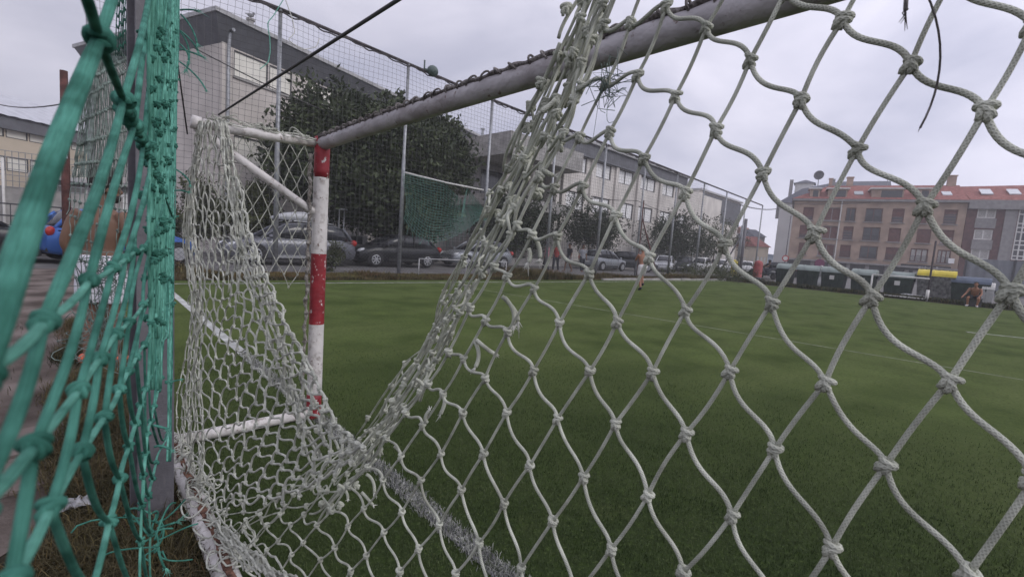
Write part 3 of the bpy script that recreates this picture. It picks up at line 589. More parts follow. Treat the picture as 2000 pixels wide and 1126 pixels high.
# ---- grey corrugated hoarding right of the brick building
hd = thing('metal_hoarding', 'tall grey corrugated metal hoarding behind the waste containers at the right', 'fence')
hp = Facade(tuple(atD(1880, 540, 60)[:2]), R(285)); zt_ = hp.px(1940, 507)[1]; mb = MB(); k = 60; q = []
for i in range(k * 2):
    a = i * .15; q.append([hp.p(a, 0, .04 * ((i // 2) % 2)), hp.p(a, zt_, .04 * ((i // 2) % 2))])
mb.rings(q, closed=False, cap=False); mb.build('sheet', M('hoarding_metal', (.17, .18, .195), .6, .12, 1), hd)
for i in range(6): mb = MB(); hp.slab(mb, i * 3.2, i * 3.2 + .12, 0, zt_ + .1, .045, .16); mb.build('post', m_frame, hd)
# ================================================================== GOAL
GX, GY = 1.27, 3.37                                   # post position found on the ground
goal = thing('football_goal', 'white football goal with one red and white striped post and rust spotted tubes', 'goal', (GX, GY, 0))
def gp(mb, name, mat, smooth=True, parent=goal):
    o = mb.build(name, mat, parent, smooth, at=(GX, GY, 0)); o.location = (0, 0, 0) if parent is goal else (0, 0, 0); return o
bz = [2.052, atY(628, 347, GY)[2], atY(622, 495, GY)[2], atY(616, 632, GY)[2], atY(610, 768, GY)[2], -.01]
mb = MB()
for i in range(5): mb.tube([(GX, GY, z) for z in np.linspace(bz[i], bz[i + 1], 6)], .052, 24, mi=(0 if i % 2 == 0 else 1), cap=(i in (0, 4)))
gp(mb, 'post', [m_red, m_white])
mb = MB(); cbz = lambda y: 2.009 + .055 * (1 - math.exp(-max(0, GY - y) / 1.6))
mb.tube([(GX, y, cbz(y)) for y in np.linspace(GY + .03, -2.7, 60)], .046, 24); gp(mb, 'crossbar', m_bar)
mb = MB(); mb.tube([(GX, -2.63, z) for z in np.linspace(2.02, -.01, 6)], .052, 24); gp(mb, 'post', m_white)
mb = MB(); mb.tube([(GX, GY + .01, 2.01), (.9, GY + .01, 1.99), (.56, GY, 1.985)], .031, 16); gp(mb, 'top_side_bar', m_white)
b0_, b1_ = atY(404, 272, GY), atY(604, 408, GY)
mb = MB(); mb.tube([(.60, GY, b0_[2] + .01), tuple(b1_), (GX, GY, b1_[2] - .03)], .026, 16); gp(mb, 'brace', m_white)
mb = MB(); mb.tube([(GX, GY, .04), (.40, GY - .03, .04)], .036, 16); gp(mb, 'bottom_side_bar', m_white)
mb = MB(); mb.tube([(.40, y, .045) for y in np.linspace(GY + .02, -2.6, 12)], .045, 18); o = gp(mb, 'rear_ground_bar', m_white)
mb = MB()
for i in range(60):
    y = GY - .25 - i * .1; mb.box((.402, y, .09 + .003 * math.sin(i * 2.7)), (.022 + .008 * math.sin(i * 1.7), .104, .016 + .006 * math.sin(i * 3.1)), (0, 0, .1 * math.sin(i * 5)))
r = gp(mb, 'rusty_strip', m_rust, False, o)
mb = MB(); mb.tube([(.545, GY, 1.98), (.50, GY, 1.985)], .04, 14); mb.tube([(.55, GY, 1.985), (.53, GY + .02, 1.93)], .02, 10); gp(mb, 'corner_hook', m_white)
cb = [atX(430, 222, .545), atX(782, -3, .53)]
dcb = (cb[1] - cb[0]); mb = MB(); mb.tube([cb[0] - dcb * .02 + np.array([0, 0, -.006 * math.sin(t * PI)]) * 0 + dcb * t for t in np.linspace(0, 3.2, 20)], .0046, 8); gp(mb, 'net_cable', m_wire)
# edge rope lashed along the crossbar
mb = MB(); ys = np.linspace(GY - .03, -1.6, 330); P = []
for i, y in enumerate(ys): P.append((GX - .030 + .004 * math.sin(i * .9), y, cbz(y) + .037 + .004 * math.sin(i * .63) + .004 * abs(math.sin(i * .21))))
mb.tube(P, .0105, 8); m_brown = ropemat('brown_cord', (.13, .115, .108), (.27, .25, .24), 3, 60, .8); rope_o = gp(mb, 'edge_rope', m_brown)
mb = MB()
for i in range(56):
    y = GY - .06 - i * .088 + random.uniform(-.012, .012); a = np.linspace(-.2, 2 * PI - .2, 15); tl = random.uniform(-.03, .03)
    cz = cbz(y) - .007
    mb.tube([(GX - .03 + .0185 * math.cos(t), y + tl * math.sin(t), cz + .046 + .0185 * math.sin(t)) for t in a], .0045, 6)
lo = gp(mb, 'lashing', m_brown, True, rope_o); lo['kind'] = 'stuff'
# ================================================================== GOAL NET
def plane_pt(px, py, off=0.0):
    """point on the sloping rear face of the goal (x = .41 + .06 z)"""
    d = CM @ ray(px, py); k = .0606; t = (.41 + off + k * H) / (d[0] - k * d[2])
    if d[0] - k * d[2] < .02: t = 99
    if d[1] > 0: t = min(t, 3.36 / d[1])
    p = CAM + d * t
    if p[2] < .035: p = gnd(px, py, .035)
    return p
net = thing('goal_net', 'torn white knotted goal net hanging from the goal and stretched across the foreground', 'goal net', (.41, 2.0, 0))
def nb(mb, name, mats, smooth=True): return mb.build(name, mats, net, smooth, at=(.41, 2.0, 0)) if False else _nb(mb, name, mats, smooth)
def _nb(mb, name, mats, smooth):
    o = mb.build(name, mats, None, smooth, at=(.41, 2.0, 0)); o.parent = net; o.location = (0, 0, 0); return o
def knot(mb, p, d, u, nrm, sides=8, rnd=None, mi=0):
    """sheet bend: a horizontal band, a slanting band and two short legs"""
    rnd = rnd or random; p = np.array(p, float); u = _n(np.array(u, float)); nrm = np.array(nrm, float); nrm = _n(nrm - u * np.dot(u, nrm)); r = np.cross(u, nrm)
    def L_(a, b, c): return p + d * (a * r + b * u + c * nrm)
    k = 14; a = np.linspace(0, 2 * PI, k); d = d * 1.14; t1 = rnd.uniform(-.25, .35); t2 = rnd.uniform(.5, .95) * rnd.choice((-1, 1)); s = rnd.uniform(.9, 1.1)
    mb.tube([L_(.92 * s * math.cos(x), .55 + t1 * math.cos(x) * .8, .78 * math.sin(x)) for x in a], d * .50, sides, mi, cap=False)
    mb.tube([L_(.82 * math.cos(x) + .1, -.12 + t2 * math.cos(x) * .75, .74 * math.sin(x)) for x in a], d * .50, sides, mi, cap=False)
    g = rnd.choice((-1, 1))
    mb.tube([L_(-.35 * g, .5, .3), L_(-.42 * g, -.3, .55), L_(-.38 * g, -1.0, .3), L_(-.5 * g, -1.5, 0)], d * np.array([.45, .5, .46, .36]), sides, mi)
    mb.tube([L_(.3 * g, .6, .2), L_(.40 * g, -.5, .62), L_(.52 * g, -1.2, .35), L_(.45 * g, -1.7, -.05)], d * np.array([.45, .52, .48, .36]), sides, mi)
    mb.ell(tuple(p + d * .1 * u), (d * .7, d * .7, d * .8), 8, 6, mi)
DR = .0049
UP = np.array([0, 0, 1.0]); NR = np.array([-1.0, 0, 0])
A_ = {0: (1303, 17), 1: (1244, 147), 2: (1191, 259), 3: (1137, 369), 4: (1088, 459), 5: (1039, 563), 6: (991, 649), 7: (947, 735), 8: (903, 807), 9: (863, 885), 10: (822, 940), 11: (784, 998), 12: (749, 1040), 13: (715, 1083), 14: (685, 1113), -1: (1360, -110), 15: (655, 1150)}
B_ = {-1: (1450, -60), 0: (1383, 52), 1: (1319, 185), 2: (1260, 308), 3: (1201, 420), 4: (1147, 531), 5: (1092, 629), 6: (1041, 724), 7: (990, 804), 8: (945, 885), 9: (900, 956), 10: (857, 1024), 11: (818, 1068), 12: (780, 1116), 13: (745, 1160), 14: (712, 1195)}
C_ = {-1: (1530, -20), 0: (1469, 117), 1: (1399, 256), 2: (1332, 380), 3: (1270, 504), 4: (1208, 626), 5: (1149, 725), 6: (1090, 818), 7: (1037, 905), 8: (985, 980), 9: (937, 1063), 10: (890, 1121), 11: (845, 1175), 12: (805, 1220)}
D_ = {-2: (1730, -115), -1: (1643, 37), 0: (1566, 195), 1: (1488, 340), 2: (1414, 483), 3: (1342, 608), 4: (1275, 720), 5: (1205, 824), 6: (1139, 932), 7: (1078, 1018), 8: (1019, 1109), 9: (965, 1190), 10: (915, 1250)}
E_ = {-3: (1970, -200), -2: (1868, -45), -1: (1773, 124), 0: (1680, 288), 1: (1592, 449), 2: (1505, 596), 3: (1425, 727), 4: (1343, 846), 5: (1268, 966), 6: (1194, 1067), 7: (1120, 1160), 8: (1050, 1240)}
F_ = {-3: (2150, -130), -2: (2030, 40), -1: (1924, 217), 0: (1813, 405), 1: (1706, 585), 2: (1612, 745), 3: (1515, 880), 4: (1425, 1010), 5: (1335, 1118), 6: (1255, 1220)}
G__ = {-2: (2230, 150), -1: (2090, 345), 0: (1972, 566), 1: (1852, 748), 2: (1735, 912), 3: (1631, 1067), 4: (1525, 1200)}
H_ = {-1: (2290, 560), 0: (2150, 760), 1: (2012, 935), 2: (1891, 1116), 3: (1760, 1280)}
Z_ = {-1: (1285, -75), 0: (1233, 46), 1: (1183, 158), 2: (1132, 267), 3: (1084, 363), 4: (1040, 456), 5: (990, 540), 6: (948, 625), 7: (904, 697), 8: (864, 769), 9: (824, 829), 10: (786, 889), 11: (748, 938), 12: (712, 992), 13: (680, 1026), 14: (653, 1067), 15: (625, 1092), 16: (598, 1130)}
Y_ = {-1: (1225, -70), 0: (1180, 48), 1: (1135, 168), 2: (1100, 260), 3: (1053, 345), 4: (1010, 440), 5: (965, 520), 6: (918, 600), 7: (876, 687), 8: (836, 749), 9: (792, 805), 10: (754, 855), 11: (718, 912), 12: (680, 948), 13: (648, 996), 14: (619, 1026), 15: (592, 1059), 16: (569, 1083), 17: (545, 1120)}
edge = {-1: (1175, -110), 0: (1135, 0), 1: (1085, 115), 2: (1040, 215), 3: (1000, 305), 4: (962, 385), 5: (915, 470), 6: (868, 570), 7: (833, 655), 8: (790, 725), 9: (752, 790), 10: (715, 845), 11: (672, 880), 12: (635, 905), 13: (590, 935), 14: (545, 950), 15: (505, 968), 16: (465, 982), 17: (430, 990)}
lines = [('A', A_), ('B', B_), ('C', C_), ('D', D_), ('E', E_), ('F', F_), ('G', G__), ('H', H_)]
K3 = {}
def jit(s): return np.array([random.gauss(0, s), random.gauss(0, s), random.gauss(0, s)])
for nme, dd in [('Z', Z_)] + lines:
    for n_, (x, y) in dd.items(): K3[nme, n_] = plane_pt(x, y, .0) + jit(.0015)
# gathered fold: the lines left of Z run back towards the goal mouth
def gfac(n_): return np.interp(n_, [-1, 1, 4, 7, 10, 13, 16], [.08, .15, .30, .60, .55, .25, .1])
fold = ['Y', 'X', 'W', 'V', 'U', 'T', 'S', 'Q', 'P']
trace = {'X': {13: (626, 958), 14: (593, 1004), 15: (567, 1024), 16: (543, 1055), 17: (521, 1073), 18: (498, 1110)}, 'W': {15: (546, 1004), 16: (521, 1024), 17: (498, 1053), 18: (476, 1066)}, 'V': {16: (508, 1004), 17: (480, 1014), 18: (458, 1042)}}
for fi, nme in enumerate(fold):
    f = fi / 8.0; ph = random.uniform(-.35, .35) if fi else 0
    for n_ in range(-1, 18):
        if nme == 'Y': x, y = Y_[n_]
        elif n_ in trace.get(nme, {}): x, y = trace[nme][n_]
        else:
            nn = min(17, max(-1, n_ + ph)); xs = sorted(edge); ex = np.interp(nn, xs, [edge[i][0] for i in xs]); ey = np.interp(nn, xs, [edge[i][1] for i in xs])
            yx = np.interp(nn, sorted(Y_), [Y_[i][0] for i in sorted(Y_)]); yy = np.interp(nn, sorted(Y_), [Y_[i][1] for i in sorted(Y_)])
            if n_ > 12 and nme in trace: continue
            x, y = yx + (ex - yx) * f + random.gauss(0, 4.5), yy + (ey - yy) * f + random.gauss(0, 7)
        p = plane_pt(x, y); fr = f * (1 if fi else 0) * gfac(n_) + random.uniform(-.03, .05) * (fi > 0)
        p2 = CAM + (p - CAM) * (1 + max(0, fr))
        if p2[2] < .04: p2 = gnd(x, y, .04)
        K3[nme, n_] = p2
for k_, dd in trace.items():
    for n_, xy in dd.items(): K3[k_, n_] = plane_pt(*xy)
order = fold[::-1] + ['Z'] + [a for a, b in lines]
mbR = MB(); mbK = MB()
def link_a(p, q, d): # straight loaded strand
    n_ = 9; t = np.linspace(0, 1, n_)[:, None]; v = q - p; ln = np.linalg.norm(v); bow = jit(.012 * ln * 4)
    P = p + v * t + np.sin(PI * t) * bow * .35 + np.array([0, 0, -1]) * np.sin(PI * t) * ln * .02
    mbR.tube(P, d / 2 * np.interp(t[:, 0], [0, .15, .85, 1], [1, .92, .92, 1]), 10)
def link_b(p, q, d, sag):
    v = q - p; ln = np.linalg.norm(v); dn = np.array([0, 0, -1.0]); q_ = random.uniform(.75, 1.3); t0 = (dn * sag + v / ln * (1 - sag * .6)) * ln * 1.25 * q_ + jit(.09 * ln); t1 = (dn * sag * .75 + v / ln * (1 - sag * .5)) * ln * 1.15 / q_ + jit(.09 * ln)
    t1[2] = min(t1[2], -.25 * ln)
    mbR.tube(herm(p, q, t0, t1, 15), d / 2, 10)
for i, nme in enumerate(order):
    ns = [n_ for (a, n_) in K3 if a == nme]
    for n_ in ns:
        p = K3[nme, n_]; infold = nme in fold
        d = DR * (1.05 if infold else .97) * random.uniform(.94, 1.06)
        if (nme, n_ + 1) in K3: link_a(p, K3[nme, n_ + 1], d)
        if i + 1 < len(order):
            q = K3.get((order[i + 1], n_))
            if q is not None:
                if infold:
                    if order[i + 1] == 'Z' or random.random() < .75:
                        v = q - p; ln = np.linalg.norm(v) + .012; up_ = random.uniform(.3, 1.2)
                        mbR.tube(herm(p, q, np.array([0, 0, -1]) * ln * random.uniform(.5, 1.8) + jit(.3 * ln), np.array([0, 0, -1]) * ln * random.uniform(.3, 1.2) + v * .5 + jit(.25 * ln), 13), d / 2, 9)
                else: link_b(p, q, d * 1.05, .95 if nme in 'ZA' else (.85 if nme == 'B' else .72))
        tocam = CAM - p
        knot(mbK, p, d * (1.0 if not infold else 1.0), UP + .3 * _n(jit(1)) + (.25 * np.cross(UP, NR)), tocam / np.linalg.norm(tocam) + .4 * NR, 8)
# extra strands lost in the fold
for k in range(34):
    fi, n0_ = random.randrange(0, 8), random.randrange(-1, 12); a, b = fold[fi], fold[min(8, fi + random.choice((0, 1)))]
    if (a, n0_) in K3 and (b, n0_ + 3) in K3:
        p, q = K3[a, n0_], K3[b, n0_ + random.choice((2, 3))] if (b, n0_ + 2) in K3 else K3[b, n0_ + 3]; off = jit(.012) + (p - CAM) * .06
        mbR.tube(herm(p + off, q + off, (q - p) * .9 + jit(.05), (q - p) * .9 + jit(.05), 16), .0031, 8); 
        for s in (.33, .7): knot(mbK, p + off + (q - p) * s + jit(.004), .0062, UP + .5 * _n(jit(1)), CAM - p, 7)
_nb(mbR, 'front_mesh', m_rope, True); _nb(mbK, 'front_knots', m_rope, True)
# ---- frayed cut ends
def fray(px, py, dx, dy, ln, parent=net, mat=m_fray, r=.0035, base=None, deep=0, hairs=12, name='frayed_end', rope=None):
    p = base if base is not None else plane_pt(px, py, deep); sc = np.linalg.norm(p - CAM) / F * 1.2
    rt, dn = CM[:, 0] , CM[:, 1]
    e = p + (rt * dx - dn * dy) * sc + (p - CAM) * .0
    mb = MB(); mid = (p + e) / 2 + rt * sc * .25 * dy + jit(.004); P = herm(p, e, (mid - p) * 2.2, (e - mid) * 1.6, 12); mb.tube(P, r, 7, 0)
    for i in range(hairs):
        v = _n(P[-1] - P[-3]) + jit(.28); l = ln * random.uniform(.4, 1); mb.tube([P[-1] - v * .002, P[-1] + v * l * .5, P[-1] + v * l + jit(l * .25)], [r * .35, r * .3, r * .12], 4, 1)
    o = mb.build(name, [rope or m_rope, mat], None, True, at=tuple(parent.location)); o.parent = parent; o.location = (0, 0, 0); return o
for x, y, dx, dy, l in ((980, 578, 26, 40, .02), (985, 580, 14, 44, .02), (930, 663, 28, 22, .012), (926, 665, 2, 42, .012), (868, 780, -6, 22, .012), (835, 825, 2, -18, .008), (1032, 485, 0, 22, .014), (1040, 455, 12, 40, .014), (715, 925, 12, 26, .010), (660, 945, 14, 20, .009),
                        (812, 740, 12, 10, .008), (1085, 195, -22, 18, .008), (706, 960, 16, 18, .008), (770, 870, 10, 20, .008), (1060, 330, 16, 10, .01)):
    fray(x, y, dx, dy, l)
fray(1806, -20, -5, 150, .006, deep=-.02, r=.0008, rope=m_brown, mat=m_brown, hairs=3); fray(1772, -25, -2, 26, .010, deep=-.02, r=.0016, rope=m_brown, mat=m_brown, hairs=6)
mb = MB(); c0 = plane_pt(1183, 165)
for i in range(34): q = c0 + jit(.007); mb.tube([q, q + jit(.009), q + jit(.011), q + jit(.012)], .0005, 4)
for i in range(5): q = c0 + jit(.005); mb.tube(herm(q, q + np.array([random.uniform(-.01, .01), random.uniform(-.02, .02), random.uniform(-.09, .0)]), jit(.06), jit(.06), 10), .0004, 4)
_nb(mb, 'loose_fluff', m_oldgreen, True)
# ---- collapsed left drape of the net
Lx = [(383, 236), (374, 300), (366, 380), (364, 470), (366, 560), (368, 640), (364, 720), (355, 800), (348, 880), (346, 940), (354, 990)]
Rx = [(440, 236), (456, 315), (472, 390), (489, 466), (511, 530), (538, 590), (570, 655), (604, 720), (640, 785), (678, 842), (706, 882)]
def drp(u, v):
    i = np.linspace(0, 1, len(Lx)); l = np.array([np.interp(v, i, [p[k] for p in Lx]) for k in (0, 1)]); r_ = np.array([np.interp(v, i, [p[k] for p in Rx]) for k in (0, 1)])
    p = l + (r_ - l) * u; p[1] += 62 * v**5 * math.sin(PI * u) * .9 + 6 * math.sin(u * 9 + v * 7) * v; p[0] += 5 * math.sin(v * 17 + u * 5) * (1 - u); return p
mbD = MB(); mbDk = MB(); NC, NRW = 12, 34
us = [0, .05, .11, .18, .26, .35, .45, .55, .65, .75, .84, .92, 1.0]
DK = {}
for j in range(NRW + 1):
    v = (j / NRW)**.93
    for i in range(NC + 1):
        sh = .5 * (j % 2); uu = min(1.0, np.interp(i + sh, range(NC + 1), us)) if i < NC else 1.0
        x, y = drp(uu + random.gauss(0, .010), min(1, max(0, v + random.gauss(0, .0035)))); off = .02 * math.sin(uu * 14 + v * 5) - .05 * uu * v
        DK[i, j] = plane_pt(x, y, max(-.03, off)) + jit(.003)
for (i, j), p in DK.items():
    knot(mbDk, p, .0046, UP, NR + jit(.3), 6) if (i + j) % 1 == 0 and np.linalg.norm(p - CAM) < 4 and random.random() < .9 else None
    for di in ((0, -1) if j % 2 == 0 else (0, 1)):
        q = DK.get((i + di, j + 1))
        if q is None: continue
        v = q - p; ln = np.linalg.norm(v); hz = np.array([v[0], v[1], 0]); hl = np.linalg.norm(hz) + 1e-6
        t0 = hz / hl * ln * .95 + np.array([0, 0, -.35 * ln]) + jit(.06 * ln); t1 = np.array([0, 0, -1]) * ln * 1.15 + hz / hl * ln * .1 + jit(.07 * ln)
        mbD.tube(herm(p, q, t0, t1, 9), .0034 * random.uniform(.9, 1.1), 7, cap=False)
# bunched vertical strands along its left edge and top
for k in range(15):
    P = []
    u0 = random.uniform(-.02, .16) if k < 9 else random.uniform(.75, 1.0)
    for v in np.linspace(0, .93, 46): x, y = drp(u0 + .02 * math.sin(v * 14 + k), v); P.append(plane_pt(x + random.gauss(0, 1.2), y, random.uniform(-.01, .02)))
    mbD.tube(P, .0034, 6)
    for t in range(2, 44, 3): knot(mbDk, P[t], .0048, UP, NR, 6)
_nb(mbD, 'hanging_mesh', m_rope2, True); _nb(mbDk, 'hanging_knots', m_rope2, True)
# loops of net lying on the rear ground bar, and the bottom gathered cord
mbL = MB()
for k in range(60):
    y = random.uniform(1.85, 3.3); c0 = np.array([.40 + random.gauss(.02, .035), y, .07 + abs(random.gauss(0, .03))]); a = np.linspace(0, random.uniform(3.5, 6.6), 13); r1, r2 = random.uniform(.02, .05), random.uniform(.02, .06); th = random.uniform(0, 6)
    mbL.tube([c0 + np.array([r1 * math.cos(t + th), r2 * math.sin(t + th), .018 * math.sin(2 * t) + .01]) for t in a], .0036, 7)
for k in range(14):
    P = []; o1, o2 = random.gauss(0, .02), random.gauss(0, .012)
    for t in np.linspace(0, 1, 40):
        x = np.interp(t, [0, .3, .6, 1], [392, 440, 500, 560]); y = np.interp(t, [0, .3, .6, 1], [1000, 1035, 1085, 1135]); p = plane_pt(x + 12 * o1 / .02, y + random.gauss(0, 3)); p = p + np.array([o2, 0, .01 * math.sin(t * 20 + k)]); p[2] = max(.03, p[2]); P.append(p)
    mbL.tube(P, .0035, 6)
_nb(mbL, 'ground_loops', m_rope2, True)['kind'] = 'stuff'; mbL = MB()
for s in range(16):          # scalloped lower hem behind the bar
    x0, y0 = 352 + s * 7, 960 + s * 11; p = gnd(x0, y0, .05); q = gnd(x0 + 14, y0 + 22, .05)
    mbL.tube(herm(p, q, (-.07, -.02, .05), (.09, -.02, -.02), 10), .0036, 7); mbL.tube(herm(p + np.array([.03, .02, .03]), q + np.array([.05, 0, .02]), (-.04, -.06, .04), (.05, -.05, 0), 10), .0036, 7); knot(mbL, p, .0065, UP, NR, 6)
_nb(mbL, 'hem', m_rope2, True)
# ---- side net between top bar, post and brace
mbS = MB(); sx0, sx1 = .60, 1.235; nx, nz = 7, 15; SK = {}
for j in range(nz + 1):
    for i in range(nx + 1):
        x = sx0 + (sx1 - sx0) * (i + .5 * (j % 2)) / nx; z = 1.97 - j * .09; x += .03 * math.sin(j * .5) * (1 - i / nx)
        if x > sx1 + .02: x = sx1
        lim = 1.0 + .55 * (1.2 - x); 
        if z < lim - random.uniform(0, .12): continue
        SK[i, j] = np.array([x, GY + .03 + .025 * math.sin(i * .8 + j * .35), z]) + jit(.004)
for (i, j), p in SK.items():
    miss = True
    for di in ((0, -1) if j % 2 == 0 else (0, 1)):
        q = SK.get((i + di, j + 1))
        if q is None: continue
        miss = False; mbS.tube(herm(p, q, (q - p) + np.array([0, 0, -.01]), (q - p) + np.array([0, 0, -.012]), 5), .0027, 6, cap=False)
    if miss and j > 2 and random.random() < .8:   # torn lower edge, dangling ends
        for _ in range(2): e = p + np.array([random.uniform(-.05, .07), random.uniform(-.03, .03), -random.uniform(.08, .3)]); mbS.tube(herm(p, e, jit(.12), jit(.12) + np.array([.03, 0, -.05]), 10), .003, 6)
    knot(mbS, p, .0055, UP, NR, 5)
for k in range(70):      # slack meshes heaped along the top bar
    x = random.uniform(.58, 1.2); p = np.array([x, GY + random.uniform(-.03, .05), 2.02 + random.uniform(-.01, .055 * (1.3 - x) + .01)]); mbS.tube(herm(p, p + np.array([random.uniform(.04, .12), random.uniform(-.05, .05), random.uniform(-.04, .01)]), jit(.08), jit(.08), 9), .0035, 6)
_nb(mbS, 'side_mesh', m_rope2, True)
mb = MB(); P = [atY(np.interp(t, [0, .3, 1], [606, 604, 590]) + 1.5 * math.sin(t * 60), 300 + t * 480, GY - .03) for t in np.linspace(0, 1, 160)]
mb.tube(P, [.011 + .003 * math.sin(i * .8) for i in range(160)], 8)
for i in range(4, 160, 9): knot(mb, P[i], .011, UP + jit(.4), NR + np.array([0, -.5, 0]), 6)
_nb(mb, 'border_rope', ropemat('tan_cord', (.19, .165, .14), (.38, .36, .33), 4, 45, .9), True)
# ================================================================== GREEN NET close to the lens
CGN, SGN = -.028, .142
def gpt(px, py, dr=0):
    d = CM @ ray(px, py); s = d[0] / d[1]; Y = np.clip(CGN / min(s - SGN, -.0095), .06, 2.55) + dr; return CAM + d * (Y / d[1])
gnet = thing('green_net', 'frayed green twine netting stretched in the foreground along the left', 'safety net', (.2, 1.2, 0))
def gb(mb, name, mats):
    o = mb.build(name, mats, None, True, at=(.2, 1.2, 0)); o.parent = gnet; o.location = (0, 0, 0); return o
b1l = [(-40, 735), (85, 630), (174, 549), (220, 524), (245, 506), (263, 492), (280, 485), (295, 478), (309, 474), (320, 481), (337, 476)]
b2l = [(-60, 1010), (66, 872), (153, 763), (195, 700), (227, 652), (252, 630), (279, 595), (295, 577), (320, 545), (336, 524)]
b3l = [(20, 1140), (98, 992), (160, 882), (204, 815), (233, 761), (249, 726), (266, 698), (282, 673), (298, 645), (312, 620), (320, 595), (334, 570)]
b4l = [(180, 1150), (213, 1019), (234, 935), (252, 872), (265, 827), (275, 790), (284, 760), (291, 738), (305, 705), (312, 670), (323, 641), (332, 613)]
b5l = [(273, 1140), (275, 1056), (277, 985), (280, 928), (284, 886), (287, 847), (295, 822), (301, 793), (309, 762), (316, 737)]
b6l = [(296, 1150), (294, 1040), (291, 967), (298, 935), (305, 903), (316, 872), (327, 840)]
b0l = [(150, -60), (193, 75), (241, 195), (263, 245), (280, 284), (295, 320), (309, 348), (320, 383), (336, 423)]
bm = [(322, -20), (331, 45), (330, 120), (329, 165), (328, 210), (331, 255), (333, 300), (337, 345), (341, 385)]
mbG = MB(); mbGk = MB(); mbGd = MB()
gd = .0024
def gl(mb, p, q, d, sag=0, n=9):
    d = d * float(np.interp(min(p[1], q[1]), [.10, .13], [1.15, 1.0]))
    v = q - p; ln = np.linalg.norm(v); t = np.linspace(0, 1, n)[:, None]; P = p + v * t + np.array([0, 0, -1]) * np.sin(PI * t) * ln * sag + np.sin(PI * t) * jit(.008 * ln)
    mb.tube(P, d / 2 * np.interp(t[:, 0], [0, .12, .5, .88, 1], [.8, 1, 1.05, 1, .8]), 10, flat=.75)
GL = [[gpt(*p) for p in l] for l in (b0l, b1l, b2l, b3l, b4l, b5l, b6l)]
for li, l in enumerate(GL):
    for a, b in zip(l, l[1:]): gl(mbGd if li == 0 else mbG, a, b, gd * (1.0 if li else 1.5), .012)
    for k, p in enumerate(l): knot(mbGk, p, gd * (.84 if li else 1.45), _n(l[min(k + 1, len(l) - 1)] - l[max(0, k - 1)]) + jit(.25) + .5 * UP, CAM - p, 8)
for li in range(len(GL) - 1):
    a, b = GL[li], GL[li + 1]
    for i in range(1, len(a)):
        if i - 1 < len(b): gl(mbGd, a[i], b[i - 1], gd * (1.0 if li else (2.1, 2.1, 1.5, 1.4, 1.3)[min(i, 4)]), .02 if li < 3 else .05, 11)
# strands above the dark chain rising out of frame
for (x, y), (x2, y2) in zip(b0l[1:], ((232, -60), (296, -40), (318, -60), (326, -60), (333, -70), (338, -70), (342, -70), (346, -70))): gl(mbGd, gpt(x, y), gpt(x2, y2, 0), gd * (1.7 if x < 300 else 1.1), .0)
for a, b in zip(GL[0][2:], GL[0][3:]):
    for s in (.25, .5, .75): knot(mbGk, a + (b - a) * s + jit(.001), gd * random.uniform(.9, 1.3), _n(b - a) + jit(.3), CAM - a, 8)
for i in range(len(bm) - 1): gl(mbGd, gpt(*bm[i]), gpt(*bm[i + 1]), gd * 1.4); knot(mbGk, gpt(*bm[i]), gd * 1.4, UP + jit(.3), CAM - gpt(*bm[i]), 8)
# dense receding part of the net: near-vertical strands
for k in range(66):
    xt = 352 - 62 * (k / 66)**1.5 + random.gauss(0, 1.2); xb = np.interp(k, [0, 66], [336, 292]) + random.gauss(0, 1.5); y1 = random.choice((540, 600, 660, 760)) if k > 4 else 900
    P = [gpt(np.interp(y, [-60, 600, 1000], [xt, xb, xb - 6]) + 1.2 * math.sin(y * .02 + k), y, -.012 * (k % 3)) for y in np.linspace(-60, y1, 26)]
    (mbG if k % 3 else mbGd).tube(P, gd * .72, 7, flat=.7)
    for t in range(1, 25, 4): knot(mbGk, P[t] + jit(.003), gd * .9, UP + jit(.2), CAM - P[t], 6)
gb(mbG, 'pale_strands', m_greenlit); gb(mbGd, 'strands', m_green); gb(mbGk, 'knots', m_green)
def gfray(px, py, dx, dy, ln, r=.003, Y=1.5):
    base = gpt(px, py); return fray(px, py, dx, dy, ln * np.linalg.norm(base - CAM) * .7, gnet, m_greenp, .0013 * max(1, 1.0 * np.linalg.norm(base - CAM)), base, hairs=14, rope=m_green)
for x, y, dx, dy, l in ((352, 20, 22, 0, .03), (353, 28, 24, 42, .03), (352, 60, 26, 30, .035), (352, 62, 10, 55, .03), (350, 95, 34, 12, .02), (350, 120, 40, 42, .02), (350, 85, 14, 25, .03), (342, 330, 24, 24, .02), (340, 372, 20, 2, .02), (338, 425, 6, -2, .03), (300, 830, 24, 8, .03), (302, 872, 24, 4, .03), (308, 1030, 26, -8, .04), (306, 1060, 12, 36, .04), (312, 1015, -4, 40, .03), (330, 745, 16, -3, .02)):
    gfray(x, y, dx * .8, dy * .8, l * .6)
mb = MB()
for k in range(14):
    p = gpt(random.uniform(294, 312), random.uniform(1000, 1080)); mb.tube(herm(p, p + jit(.02), jit(.035), jit(.035), 9), .0010, 6)
gb(mb, 'tangle', m_green)
# steel post behind it
P0 = gnd(297, 1010); pp = thing('net_post', 'tall dark grey steel post carrying the green net', 'post', tuple(P0))
mb = MB()
def hb(mb, z0, z1):
    mb.box((0, .055, (z0 + z1) / 2), (.135, .012, z1 - z0)); mb.box((0, -.055, (z0 + z1) / 2), (.135, .012, z1 - z0)); mb.box((0, 0, (z0 + z1) / 2), (.010, .0975, z1 - z0))
hb(mb, -.05, 6.5); o = mb.build('steel_section', m_pole, pp); o.rotation_euler = (0, 0, R(10))
mb = MB(); mb.box((0, 0, .01), (.22, .22, .02))
for a in (-.085, .085):
    for b in (-.085, .085): mb.lathe([(.012, .02), (.012, .04), (.004, .045)], (a, b, 0), 'z', 6)
mb.build('base_plate', m_rust, pp)
